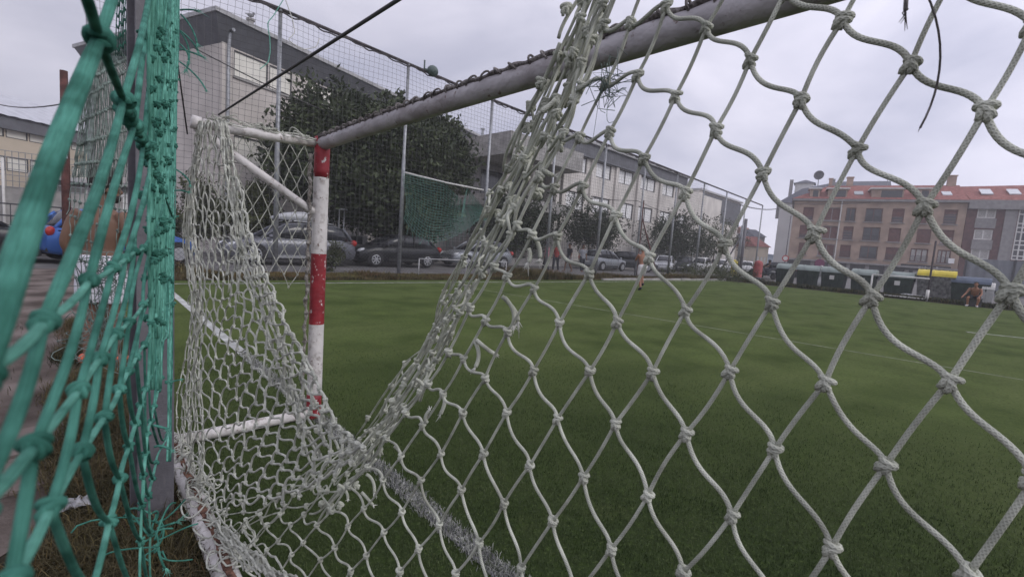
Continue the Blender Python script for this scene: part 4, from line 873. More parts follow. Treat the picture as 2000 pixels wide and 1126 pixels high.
# ---- second green net, hanging slack further along
old = thing('slack_green_net', 'old slack green net with tangled lower edge hanging between the path and the dark post', 'safety net', (.1, 3.4, 0))
oL = [(172, 120), (158, 200), (150, 290), (138, 370), (130, 430), (136, 520), (160, 600), (190, 690)]; oR = [(236, 100), (262, 130), (268, 260), (266, 380), (264, 480), (262, 560), (258, 650), (250, 740)]
def opt(u, v):
    i = np.linspace(0, 1, 8); l = np.array([np.interp(v, i, [p[k] for p in oL]) for k in (0, 1)]); r_ = np.array([np.interp(v, i, [p[k] for p in oR]) for k in (0, 1)]); x, y = l + (r_ - l) * u
    return atY(x, y, 3.3 + .06 * math.sin(u * 13 + v * 4) + .5 * u)
mb = MB(); OC, OR_ = 40, 44; OK_ = {}
for j in range(OR_ + 1):
    for i in range(OC + 1):
        if abs(i / OC - .62) < .10 and .48 < j / OR_ < .62: continue
        OK_[i, j] = opt(np.clip((i + .25 * ((j // 3) % 2)) / OC + random.gauss(0, .003), 0, 1), np.clip(j / OR_, 0, 1)) + jit(.0015)
for (i, j), p in OK_.items():
    if j > 16 and (i * 7 + j // 6) % 3: continue
    q = OK_.get((i, j + 1))
    if q is not None: mb.tube([p, q], .0028 if j < 17 else .0022, 5, cap=False)
    q = OK_.get((i + 1, j))
    if j % 3 == 0:
        if q is not None: mb.tube([p, (p + q) / 2 + np.array([0, 0, random.uniform(-.018, .008)]), q], .0036, 5, cap=False)
        mb.ell(tuple(p + np.array([0, -.004, 0])), (.007, .006, .009), 6, 4)
o = mb.build('mesh', m_oldgreen, None, True, at=tuple(old.location)); o.parent = old; o.location = (0, 0, 0)
for spots in (((203, 530), (205, 538)), ((188, 650), (190, 658))):
    mb = MB()
    for k in range(45):
        x, y = random.choice(spots); p = atY(x + random.gauss(0, 11), y + random.gauss(0, 20), 3.3); mb.tube(herm(p, p + jit(.07), jit(.25), jit(.25), 10), .0022, 5)
    o = mb.build('tangle', m_oldgreen, None, True, at=tuple(old.location)); o['kind'] = 'stuff'; o.parent = old; o.location = (0, 0, 0)
mb = MB()      # upper panel seen between the post and the sky
for i in range(12):
    x = 226 + i * 4; mb.tube([atY(x + 6, -30, 3.6), atY(x + 1 + 2 * math.sin(i), 45, 3.6), atY(x, 110, 3.6)], .0024, 5)
for j in range(5):
    for i in range(11): x = 227 + i * 4; mb.tube([atY(x, 4 + j * 22 + 12 * (i % 2) - i * 3, 3.6), atY(x + 4, 4 + j * 22 + 12 * ((i + 1) % 2) - i * 3 - 3, 3.6)], .004, 5)
o = mb.build('upper_mesh', m_greend, None, True, at=tuple(old.location)); o.parent = old; o.location = (0, 0, 0)
# thin cord from the corner of the goal up to the green net
mb = MB(); mb.tube([atY(343, 95, 3.0), atY(352, 160, 3.2), atY(366, 262, 3.37)], .004, 6); tag(mb.build('tie_cord', m_wire, None, True, at=tuple(atY(343, 95, 3.0))), 'thin dark cord tied from the green net down to the rear corner of the goal', 'cord')
# ================================================================== TALL NET FENCE along the far side
FY = 15.3
fence = thing('ball_stop_fence', 'tall net fence on slim grey posts along the far side of the pitch', 'fence', (0, FY, 0))
def fb(mb, name, mat, smooth=False, parent=fence, root=(0, FY, 0)):
    o = mb.build(name, mat, None, smooth, at=root); o.parent = parent; o.location = (0, 0, 0); return o
ptop = [(548, 18), (798, 125), (962, 195)]
px_ = [float(atY(x, y, FY)[0]) for x, y in ptop]; gap = (px_[2] - px_[0]) / 2
Xs = [px_[0] - gap, px_[0], px_[1], px_[2]] + [px_[2] + gap * k for k in range(1, 9)]
def ftop(x): return float(np.interp(x, [px_[0], px_[2], 46], [atY(548, 18, FY)[2], atY(962, 195, FY)[2], atY(1440, 385, FY)[2]]))
for i, x in enumerate(Xs):
    mb = MB(); mb.tube([(x + .02, FY, -.05), (x, FY, ftop(x) * .55), (x, FY, ftop(x) * .56), (x, FY, ftop(x) + .02)], [.075, .07, .058, .055], 10); fb(mb, 'post', m_grey, True)
mb = MB(); xs = np.linspace(Xs[0], Xs[-1], 90); mb.tube([(x, FY, ftop(x)) for x in xs], .055, 8)
fb(mb, 'top_rail', m_rail, True)
mb = MB(); mb.tube([(x + .07 * math.sin(x * 3), FY - .05, ftop(x) - .09 + .03 * math.sin(x * 5.1) + .02 * math.sin(x * 13)) for x in np.linspace(Xs[0], 30, 300)], .022, 6); fb(mb, 'top_rope', m_rail, True)
mb = MB(); sp = .165; nv = int((34 - Xs[0]) / sp)
def wob(x, z): return .03 * math.sin(x * 1.7 + z) + .02 * math.sin(z * 2.3 + x * .6)
for i in range(nv):
    x = Xs[0] + i * sp; mb.tube([(x + wob(x, z), FY - .06 + .05 * math.sin(x * 1.3 + z * .8), z) for z in np.linspace(.9, ftop(x), 9)], .0042, 3, cap=False)
for j in range(44):
    z = .9 + j * sp
    xx = np.linspace(Xs[0], Xs[0] + nv * sp, 170); mb.tube([(x, FY - .06 + .05 * math.sin(x * 1.3 + z * .8), min(z + wob(x, z) * .8, ftop(x))) for x in xx], .0042, 3, cap=False)
fb(mb, 'netting', m_netwire)
mb = MB(); a, b = atY(788, 336, FY), atY(944, 371, FY); mb.tube([a, (a + b) / 2 + np.array([0, 0, -.04]), b], .035, 8); fb(mb, 'cross_bar', m_wfr, True)
mb = MB()
for i in range(260):   # low chain link at the foot, lattice of two slanting wires
    x = Xs[0] + i * .13
    mb.tube([(x, FY + .03, .02), (x + 1.0, FY + .03, 1.02)], .0035, 3, cap=False); mb.tube([(x + 1.0, FY + .035, .02), (x, FY + .035, 1.02)], .0035, 3, cap=False)
fb(mb, 'chain_link', m_netwire)
# round lamp on the top rail
c = atY(845, 139, FY - .1); mb = MB(); mb.ell(tuple(c), (.22, .2, .2), 14, 10); mb.tube([(c[0] - .3, FY, c[2] + .0), (c[0], FY - .05, c[2])], .05, 8); mb.tube([(c[0] - .30, FY, c[2] - .1), (c[0] - .30, FY, c[2] + .32)], .03, 6)
tag(mb.build('round_fixture', M('dusty_green_case', (.08, .11, .10), .5, .3, 9), None, True, at=tuple(c)), 'small dark round fixture clamped on the top rail of the tall net fence', 'fixture')
# loose pale cords caught high in the net
for lab, pts in (('pale green cord hanging in loops from the top of the net fence', [(556, -5), (535, 30), (522, 45), (527, 75), (528, 100), (524, 122), (508, 135)]), ('pale cord curling round in mid air above the school roof', [(556, -5), (572, 40), (576, 65), (562, 78), (590, 98), (618, 92), (624, 75)])):
    P = np.array([atY(x, y, FY - .25) for x, y in pts]); t = np.linspace(0, len(P) - 1, 50); Q = np.stack([np.interp(t, range(len(P)), P[:, k]) for k in range(3)], 1)
    for _ in range(3): Q[1:-1] = (Q[:-2] + Q[2:] + 2 * Q[1:-1]) / 4
    mb = MB(); mb.tube(Q, .013, 6); tag(mb.build('loose_cord', m_greenp if 'loops' in lab else m_fray, None, True, at=tuple(Q[0])), lab, 'cord')
# green mesh patch
pt = thing('green_mesh_patch', 'sagging dark green mesh sheet hung from a white bar between two fence posts', 'net', tuple(a))
mb = MB(); NU, NV = 24, 22
def patch(u, v):
    x = 788 + (945 - 788) * u; ytop = 340 + 32 * u; ybot = 425 + 55 * math.sin(PI * min(1, u * 1.15))**1 * .8 + u * 5
    if u > .78: ytop += (u - .78) * 160
    elif u > .5: ytop += (u - .5) * 120
    x += 10 * math.sin(v * 3 + u * 5) * v; return atY(x, ytop + (ybot - ytop) * v, FY - .25 - .25 * math.sin(PI * u) * v)
G = [[patch(i / NU, j / NV) for j in range(NV + 1)] for i in range(NU + 1)]
for i in range(NU + 1): mb.tube([G[i][j] + jit(.008) for j in range(NV + 1)], .0075, 3, cap=False)
for j in range(NV + 1): mb.tube([G[i][j] + jit(.008) for i in range(NU + 1)], .010, 3, cap=False)
for i in range(NU - 1):
    mb.tube([G[i][NV] + jit(.02), G[i][NV] + np.array([random.gauss(0, .05), 0, -random.uniform(.05, .4)])], .008, 3)
o = mb.build('mesh', m_patch, None, False, at=tuple(a)); o.parent = pt; o.location = (0, 0, 0)
# second fence post line / low mesh fence behind the parked cars
lf = thing('mesh_fence', 'low wire mesh fence behind the parked cars', 'fence', (0, 22.4, 0)); root = (0, 22.4, 0)
mb = MB()
for i in range(200): x = 6 + i * .3; mb.tube([(x, 22.4, .5), (x, 22.4, 1.9)], .008, 3, cap=False)
for j in range(9): mb.tube([(6, 22.4, .5 + j * .17), (66, 22.4, .5 + j * .17)], .008, 3, cap=False)
fb(mb, 'netting', m_grey, False, lf, root)
mb = MB(); mb.box((36, 22.4, .25), (60, .2, .5)); fb(mb, 'base_wall', m_conc, False, lf, root)
for i in range(21): mb = MB(); mb.tube([(6 + i * 3, 22.35, 0), (6 + i * 3, 22.35, 2.0)], .035, 6); fb(mb, 'post', m_grey, True, lf, root)
# low white pipe barrier
p1, p2 = atY(818, 505, 14.4), atY(990, 512, 14.4); br = thing('pipe_barrier', 'low white pipe barrier standing in the brown weeds at the far touchline', 'barrier', (p1[0], 14.4, 0)); root = (p1[0], 14.4, 0)
mb = MB(); mb.tube([(p1[0], 14.4, p1[2]), (p2[0], 14.4, p1[2])], .02, 8); fb(mb, 'rail', m_edge, True, br, root)
for x in (p1[0] + .02, (p1[0] + p2[0]) / 2, p2[0] - .02): mb = MB(); mb.tube([(x, 14.4, -.03), (x, 14.4, p1[2])], .02, 8); fb(mb, 'leg', m_edge, True, br, root)
# ================================================================== TREES
def crown_tree(name, label, cat, base, crown_c, crown_r, nleaf, lsize, mat, trunk_r, nl=7, bmat=None, up_shoots=0, group=None, lobes=22, dens=None):
    t = thing(name, label, cat, tuple(base), 0, group); cc = np.array(crown_c, float); cr = np.array(crown_r, float); b = np.array(base, float)
    mb = MB(); top = cc + np.array([0, 0, cr[2] * .2]); P = herm(b + (0, 0, -.1), top, np.array([0, 0, (top - b)[2]]), np.array([.2, 0, (top - b)[2]]), 9); mb.tube(P, np.linspace(trunk_r, trunk_r * .3, 9), 9)
    lob = []
    for i in range(lobes):
        v = rng.normal(size=3); v /= np.linalg.norm(v); rr = rng.uniform(.45, .95); c_ = cc + v * cr * rr * np.array([1, 1, 1 if v[2] > 0 else .9]); lob.append((c_, rng.uniform(.24, .42) * cr.mean()))
        if i < nl + 4: s = P[rng.integers(3, 8)]; mb.tube(herm(s, c_, (c_ - s) * .6 + (0, 0, .4), (c_ - s) * .6, 7), np.linspace(trunk_r * .4, trunk_r * .08, 7), 6)
    o = mb.build('trunk', bmat or m_bark, None, True, at=tuple(b)); o.parent = t; o.location = (0, 0, 0)
    pts = []; nrm = []
    per = nleaf // (lobes + 1)
    for c_, r_ in lob + [(cc, cr.mean() * .5)]:
        nt_ = max(4, int(per / 14)); tw = rng.normal(size=(nt_, 3)); tw /= np.linalg.norm(tw, axis=1)[:, None]; tw = c_ + tw * r_ * rng.uniform(.55, 1.08, (nt_, 1)) * np.array([1.1, 1.1, .95])
        out_ = tw - c_ + np.array([0, 0, .5 * r_])
        for q, o_ in zip(tw, out_):
            o_ = o_ / np.linalg.norm(o_); k = 14; l = rng.uniform(-.6, .6, (k, 1)) * lsize * 2.2; pts.append(q + o_ * l + rng.normal(0, lsize * .75, (k, 3))); nrm.append(np.tile(o_, (k, 1)))
    for i in range(up_shoots):
        a_ = rng.uniform(0, 2 * PI); rr = rng.uniform(.2, .9); q = cc + np.array([math.cos(a_) * cr[0] * rr, math.sin(a_) * cr[1] * rr, cr[2] * math.sqrt(1 - rr * rr) * rng.uniform(.85, 1.05)])
        h_ = rng.uniform(.5, 1.1); k = 34; tt = rng.uniform(0, 1, (k, 1)); pts.append(q + np.array([0, 0, 1]) * tt * h_ + rng.normal(0, lsize * .5, (k, 3)) * (1.4 - tt)); nrm.append(np.tile([0, 0, 1.0], (k, 1)))
    pts = np.concatenate(pts); nrm = np.concatenate(nrm); n = len(pts)
    d = nrm * .6 + rng.normal(0, .75, (n, 3)); d /= np.linalg.norm(d, axis=1)[:, None]; s_ = np.cross(d, rng.normal(size=(n, 3))); s_ /= np.linalg.norm(s_, axis=1)[:, None]
    ls = lsize * rng.uniform(.6, 1.25, (n, 1)); w_ = ls * .24
    V = np.stack([pts - d * ls * .5, pts + s_ * w_, pts + d * ls * .55, pts - s_ * w_], 1).reshape(-1, 3) - b
    o = mesh_np('crown', V, 4, [mat], None, t); return t
T1 = atY(742, 505, 21.5); c1 = atY(735, 345, 21.5)
def tree_px(name, label, cat, xl, xr, yt, yb, Y, nleaf, lsize, mat, trunk_r, base=None, **kw):
    c_ = atY((xl + xr) / 2, (yt + yb) / 2, Y); l_ = atY(xl, (yt + yb) / 2, Y); r_ = atY(xr, (yt + yb) / 2, Y); t_ = atY((xl + xr) / 2, yt, Y); b_ = atY((xl + xr) / 2, yb, Y)
    rx = (r_[0] - l_[0]) / 2; rz = (t_[2] - b_[2]) / 2; bs = base or (c_[0], Y, 0)
    return crown_tree(name, label, cat, bs, c_, (rx * .9, rx * .75 if rx < 3 else 2.6, rz * .9), nleaf, lsize, mat, trunk_r, **kw)
tree_px('magnolia_tree', 'large dense dark green tree with glossy leaves in front of the school', 'tree', 568, 940, 188, 480, 21.8, 95000, .27, m_leaf, .22, up_shoots=26, lobes=60)
tree_px('evergreen_tree', 'second dark evergreen pressed against the left of the big tree above the roof box car', 'tree', 430, 560, 350, 500, 22.6, 9000, .16, m_leaf3, .12, lobes=18)
tree_px('hedge_tree', 'bushy olive green hedge at the foot of the school corner behind the goal', 'tree', 325, 450, 338, 500, 22.8, 8000, .16, m_leaf3, .1, lobes=18)
tree_px('clipped_tree', 'rounded dark green tree before the left windows of the classroom block', 'tree', 1085, 1222, 385, 500, 22.6, 13000, .17, m_leaf2, .12, lobes=24)
tree_px('ivy_bush', 'green bush behind the gathered net and under the concrete overhang', 'tree', 925, 1095, 372, 505, 22.4, 13000, .2, m_leaf2, .12, lobes=26)
tree_px('broad_tree', 'broad dark tree standing behind the row of pale parked cars', 'tree', 1255, 1410, 425, 520, 23.0, 15000, .22, m_leaf2, .15, lobes=28)
tree_px('yellowing_tree', 'thin tree with yellowish twigs beside the dark panel building', 'tree', 1345, 1450, 430, 505, 26, 5000, .2, m_leaf3, .1, lobes=20)
tree_px('field_shrub', 'low round olive shrub at the far corner of the pitch', 'shrub', 1318, 1440, 523, 556, 13.9, 9000, .09, m_leaf3, .04, lobes=26)
tree_px('corner_shrub', 'low dark green shrub just left of the red pillar', 'shrub', 1405, 1480, 520, 553, 14.0, 5000, .09, m_leaf2, .04, lobes=20)
tree_px('wall_shrub', 'pale straggly shrub in front of the grey striped post by the estate car', 'shrub', 628, 668, 470, 545, 16.2, 1600, .10, m_leaf3, .02, lobes=10)
# ================================================================== CARS
m_trim = M('car_trim', (.02, .02, .021), .55, .1, 5)
def car(name, label, body, kind='hatch', L_=4.1, W_=1.75, Hh=1.46, cat='car', group=None, loc=(0, 0, 0), rz=0, box=False, rails=False):
    t = thing(name, label, cat, loc, rz, group); h2 = W_ / 2; gc = .2
    belt = .92 if kind != 'suv' else 1.02; Rw = .31 if kind != 'suv' else .36; wb = L_ * .62; xf = wb / 2 + .02; xr = -wb / 2 + .02
    xs = np.array([-.5, -.485, -.44, -.36, -.2, 0, .2, .30, .40, .46, .49, .5]) * L_
    if kind == 'sedan': zt = [.70, .90, .98, .98, belt, belt, belt, .90, .80, .70, .60, .5]
    else: zt = [.70, .90, .96, belt + .03, belt, belt - .01, belt - .02, .93 if kind == 'suv' else .88, .84 if kind == 'suv' else .78, .72, .62, .52]
    zbm = [.36, .28, .24] + [gc] * 6 + [.22, .26, .34]; hw = np.array([.78, .88, .94, .985, 1, 1, 1, .985, .95, .88, .78, .66]) * h2
    Rg = []
    for x, z1, z0, w in zip(xs, zt, zbm, hw):
        half = [(0, z0), (.82 * w, z0), (.95 * w, z0 + .09), (w * .985, z0 + (z1 - z0) * .42), (w, z0 + (z1 - z0) * .62), (.975 * w, z1 - .08), (.90 * w, z1 - .015), (.6 * w, z1 + .015), (0, z1 + .03)]
        Rg.append([(x, y, z) for y, z in half] + [(x, -y, z) for y, z in half[-2:0:-1]])
    mb = MB(); mb.rings(Rg); bd = mb.build('body', body, t, True)
    # greenhouse
    if kind == 'sedan': g = [(-.40, -.20), (.05, .04), (.27, .08)]; bx = (-.37, .27); tx = (-.19, .10)
    elif kind == 'suv': bx = (-.475, .26); tx = (-.40, .09)
    else: bx = (-.465, .27); tx = (-.34, .08)
    k = 9; Gr = []
    for i in range(k + 1):
        f = i / k; xb = (bx[0] + (bx[1] - bx[0]) * f) * L_; xt_ = (tx[0] + (tx[1] - tx[0]) * f) * L_; wb_ = h2 * (.90 if 0 < f < 1 else .74); wt = h2 * (.70 if 0 < f < 1 else .58); zr_ = Hh - .02 - .07 * (2 * f - 1)**2 - (.03 if f in (0, 1) else 0)
        Gr.append([(xb, -wb_, belt - .07), (xb * .3 + xt_ * .7, -(wb_ * .3 + wt * .7) * 1.02, belt + (zr_ - belt) * .68), (xt_, -wt, zr_ - .02), (xt_, -wt * .5, zr_ + .02), (xt_, wt * .5, zr_ + .02), (xt_, wt, zr_ - .02), (xb * .3 + xt_ * .7, (wb_ * .3 + wt * .7) * 1.02, belt + (zr_ - belt) * .68), (xb, wb_, belt - .07)])
    mb = MB(); mb.rings(Gr); mb.build('windows', m_glass, t, True)
    mb = MB(); Rr = [[(p[0] * .995, p[1] * 1.02, p[2] + .012) for p in r_[2:6]] for r_ in Gr[0:]]; Rr = [r_ + [(p[0], p[1] * .98, p[2] - .03) for p in r_[::-1]] for r_ in Rr]; mb.rings(Rr); mb.build('roof', body, t, True)
    for i_, (f0, rad) in enumerate(((0, .055), (4 if kind != 'suv' else 3, .035), (6, .03), (k, .045))):
        for s in (1, -1):
            r_ = Gr[f0]; idx = (0, 1, 2) if s < 0 else (7, 6, 5); mb = MB(); mb.tube([np.array(r_[q_]) * np.array([1, 1.015, 1]) for q_ in idx], rad, 6); mb.build('pillar', body if i_ in (0, 3) else m_trim, t, True)
    for s in (1, -1):
        mb = MB(); mb.tube([(x * L_, s * (h2 * .925), belt - .035) for x in np.linspace(bx[0] + .02, bx[1] - .02, 8)], .014, 5); mb.build('window_trim', m_rim if kind != 'hatch' else m_trim, t, True)
        mb = MB(); mb.box((-.02 * L_, s * (h2 * .985), .32), (wb * .62, .035, .10)); mb.build('sill', m_trim if kind != 'suv' else m_rim, t)
        for x in (-.17 * L_, .07 * L_): mb = MB(); mb.box((x, s * (h2 * 1.0), .78), (.2, .03, .035)); mb.build('door_handle', body, t)
        for x in (-.06 * L_, .17 * L_): mb = MB(); mb.box((x, s * h2 * .993, .58), (.010, .012, .56)); mb.build('door_gap', m_black, t)
        mb = MB(); mb.ell((.205 * L_, s * (h2 + .09), belt + .03), (.09, .1, .075), 10, 6); mb.build('mirror', body, t, True)
        mb = MB(); mb.ell((.452 * L_, s * h2 * .68, .68), (.19, .17, .085), 12, 8, rot=(0, .38, -.45 * s)); mb.build('headlight', m_hlamp, t, True)
        mb = MB(); mb.ell((-.478 * L_, s * h2 * .80, .86 if kind != 'suv' else .95), (.10, .15, .13), 12, 8, rot=(0, .1, .4 * s)); mb.build('tail_light', m_tlamp, t, True)
        for x in (xf, xr):
            ar = MB(); n_ = 18; P = [(x + (Rw + .075) * math.cos(a_), s * (h2 - .05), max(.15, Rw + (Rw + .075) * math.sin(a_))) for a_ in np.linspace(0, 2 * PI, n_, endpoint=False)]
            ar.prism(P, (0, s * .062, 0)); ar.build('wheel_arch', m_black, t)
            wl = MB(); wl.lathe([(Rw * .55, -.09), (Rw * .93, -.1), (Rw, -.06), (Rw, .06), (Rw * .93, .10), (Rw * .64, .09)], (x, s * (h2 - .06), Rw), 'y', 22); wo = wl.build('wheel', m_tyre, t, True)
            rm = MB(); yo = s * (h2 + .028); rm.lathe([(Rw * .66, -.02), (Rw * .68, .005), (Rw * .60, .012), (Rw * .58, -.01)], (x, yo, Rw), 'y', 22)
            for j in range(7):
                a_ = 2 * PI * j / 7 + .2; rm.box((x + math.cos(a_) * Rw * .34, yo, Rw + math.sin(a_) * Rw * .34), (Rw * .62, .022, .05), (0, -a_, 0))
            rm.lathe([(.055, -.015), (.055, .018), (.03, .02)], (x, yo, Rw), 'y', 12); rm.build('rim', m_rim, wo)
            dk = MB(); dk.lathe([(.001, -.012), (Rw * .66, -.012), (Rw * .66, -.004), (.001, -.004)], (x, yo - s * .018, Rw), 'y', 22); dk.build('hub', m_black, wo)
    for nm, x, z, sz, mt in (('front_plate', .502, .42, (.02, .5, .11), m_plate), ('rear_plate', -.502, .60, (.02, .5, .11), m_plate), ('grille', .488, .55, (.06, .9, .14), m_black), ('lower_grille', .486, .33, (.05, 1.0, .11), m_black), ('rear_bumper', -.487, .38, (.07, 1.3, .15), m_trim)):
        mb = MB(); mb.box((x * L_, 0, z), sz); mb.build(nm, mt, t)
    if rails or box:
        for s in (1, -1):
            mb = MB(); mb.tube([(-.33 * L_, s * .55, Hh - .02), (-.29 * L_, s * .55, Hh + .05), (.02 * L_, s * .55, Hh + .06), (.06 * L_, s * .55, Hh)], .018, 6); mb.build('roof_rail', m_rim, t, True)
    return t
def roof_box(cart, loc, rz, Hh, L_):
    o = thing('roof_box', 'silver grey luggage box on the roof of the grey estate car', 'roof box', loc, rz); mb = MB(); Rg = []
    for f in np.linspace(0, 1, 12):
        x = -1.35 + 2.05 * f; w = .40 * (1 - max(0, (f - .6) / .4)**2 * .55) * (1 if f > .02 else .85); h_ = .36 * (1 - max(0, (f - .45) / .55)**2 * .75) * (1 if f > .05 else .8)
        Rg.append([(x, -w, Hh + .08), (x, -w, Hh + .08 + h_ * .6), (x, -w * .8, Hh + .08 + h_), (x, w * .8, Hh + .08 + h_), (x, w, Hh + .08 + h_ * .6), (x, w, Hh + .08)])
    mb.rings(Rg); mb.build('shell', M('box_silver', (.42, .43, .44), .4, .06, 3), o, True)
    mb = MB()
    for x in (-.9, .1): mb.box((x, 0, Hh + .06), (.06, 1.15, .035))
    mb.build('crossbar', m_black, o)
P_grey = paint('paint_grey', (.15, .155, .175)); P_blk = paint('paint_black', (.018, .019, .022)); P_blue = paint('paint_blue', (.045, .13, .40)); P_lblue = paint('paint_mid_blue', (.06, .17, .46)); P_sil = paint('paint_silver', (.30, .32, .34)); P_wht = paint('paint_white', (.62, .62, .61), 0); P_sil2 = paint('paint_pale_silver', (.46, .47, .48)); P_dk = paint('paint_dark', (.045, .05, .055)); P_red = paint('paint_red', (.30, .03, .03), .1)
def at_px(px, Y): p = gnd(px, 520); d = CM @ ray(px, 500); return float(d[0] / d[1] * Y)
# SUV faces left, its length along x
l0, l1 = at_px(476, 19.2), at_px(645, 19.2); sx = (l0 + l1) / 2
car('parked_car', 'dark grey estate car with silver window trim parked under the big tree', P_grey, 'suv', 4.75, 1.9, 1.62, loc=(sx, 19.2, 0), rz=PI, rails=True, group='cars parked along the far side')
roof_box(None, (sx, 19.2, 0), PI, 1.62, 4.75)
car('parked_car', 'black hatchback with bright alloy wheels parked right of the striped goal post', P_blk, 'hatch', 4.25, 1.77, 1.46, loc=((at_px(697, 19.4) + at_px(833, 19.4)) / 2, 19.4, 0), rz=PI, group='cars parked along the far side')
car('parked_car', 'silver car mostly hidden behind the gathered white net', P_sil, 'hatch', 4.2, 1.77, 1.5, loc=(at_px(925, 20) + .2, 20.0, 0), rz=PI, group='cars parked along the far side')
car('parked_car', 'silver hatchback facing right, just left of the runner', P_sil, 'hatch', 4.1, 1.75, 1.50, loc=((at_px(1142, 20.2) + at_px(1213, 20.2)) / 2, 20.2, 0), rz=0, group='cars parked along the far side')
car('parked_car', 'dark car parked right behind the running man', P_dk, 'hatch', 4.2, 1.75, 1.52, loc=(at_px(1235, 20.6), 20.6, 0), rz=R(-60), group='cars parked along the far side')
car('parked_car', 'pale silver saloon right of the running man', P_sil2, 'sedan', 4.5, 1.78, 1.44, loc=(at_px(1299, 20.6), 20.6, 0), rz=R(205), group='cars parked along the far side')
car('parked_car', 'dark low car between the two pale cars under the broad tree', P_dk, 'hatch', 4.2, 1.75, 1.48, loc=(at_px(1336, 21.2), 21.2, 0), rz=R(200), group='cars parked along the far side')
car('parked_car', 'white hatchback parked under the broad dark tree', P_wht, 'hatch', 4.1, 1.75, 1.52, loc=(at_px(1370, 20.8), 20.8, 0), rz=R(190), group='cars parked along the far side')
car('parked_car', 'white car peeping over the olive shrub by the utility poles', P_wht, 'hatch', 4.0, 1.72, 1.48, loc=(at_px(1408, 20.6), 20.6, 0), rz=R(215), group='cars parked along the far side')
car('parked_car', 'white car seen from behind on the street right of the utility poles', P_wht, 'hatch', 4.0, 1.72, 1.5, loc=(62, 22.0, 0), rz=R(20))
d_ = CM @ ray(1455, 520); k_ = 62 / 1.0
def street(px, dist): d = CM @ ray(px, 520); d = d[:2] / np.linalg.norm(d[:2]); return (float(d[0] * dist), float(d[1] * dist), 0)
bpy.data.objects['parked_car.009'].location = street(1458, 60)
car('street_car', 'black car beside the red pillar on the street', P_blk, 'suv', 4.3, 1.8, 1.6, loc=street(1512, 52), rz=R(100))
car('street_car', 'red car behind the dark railing near the white rendered building', P_red, 'hatch', 4.0, 1.72, 1.5, loc=street(1508, 72), rz=R(100))
car('street_car', 'white car behind the waste containers near the no entry sign', P_wht, 'hatch', 4.0, 1.72, 1.5, loc=street(1528, 62), rz=R(95))
# blue cars at the left
def left_at(px, Y): d = CM @ ray(px, 470); return float(d[0] / d[1] * Y)
car('parked_car', 'blue hatchback with a red tail lamp behind the shirtless man and green nets', P_blue, 'hatch', 3.75, 1.72, 1.50, loc=(left_at(234, 18.3), 18.3, 0), rz=R(20), group='cars parked on the left')
car('parked_car', 'black car cut off by the left edge of the picture', P_blk, 'hatch', 4.2, 1.75, 1.42, loc=(left_at(-110, 18.2), 18.2, 0), rz=R(4), group='cars parked on the left')
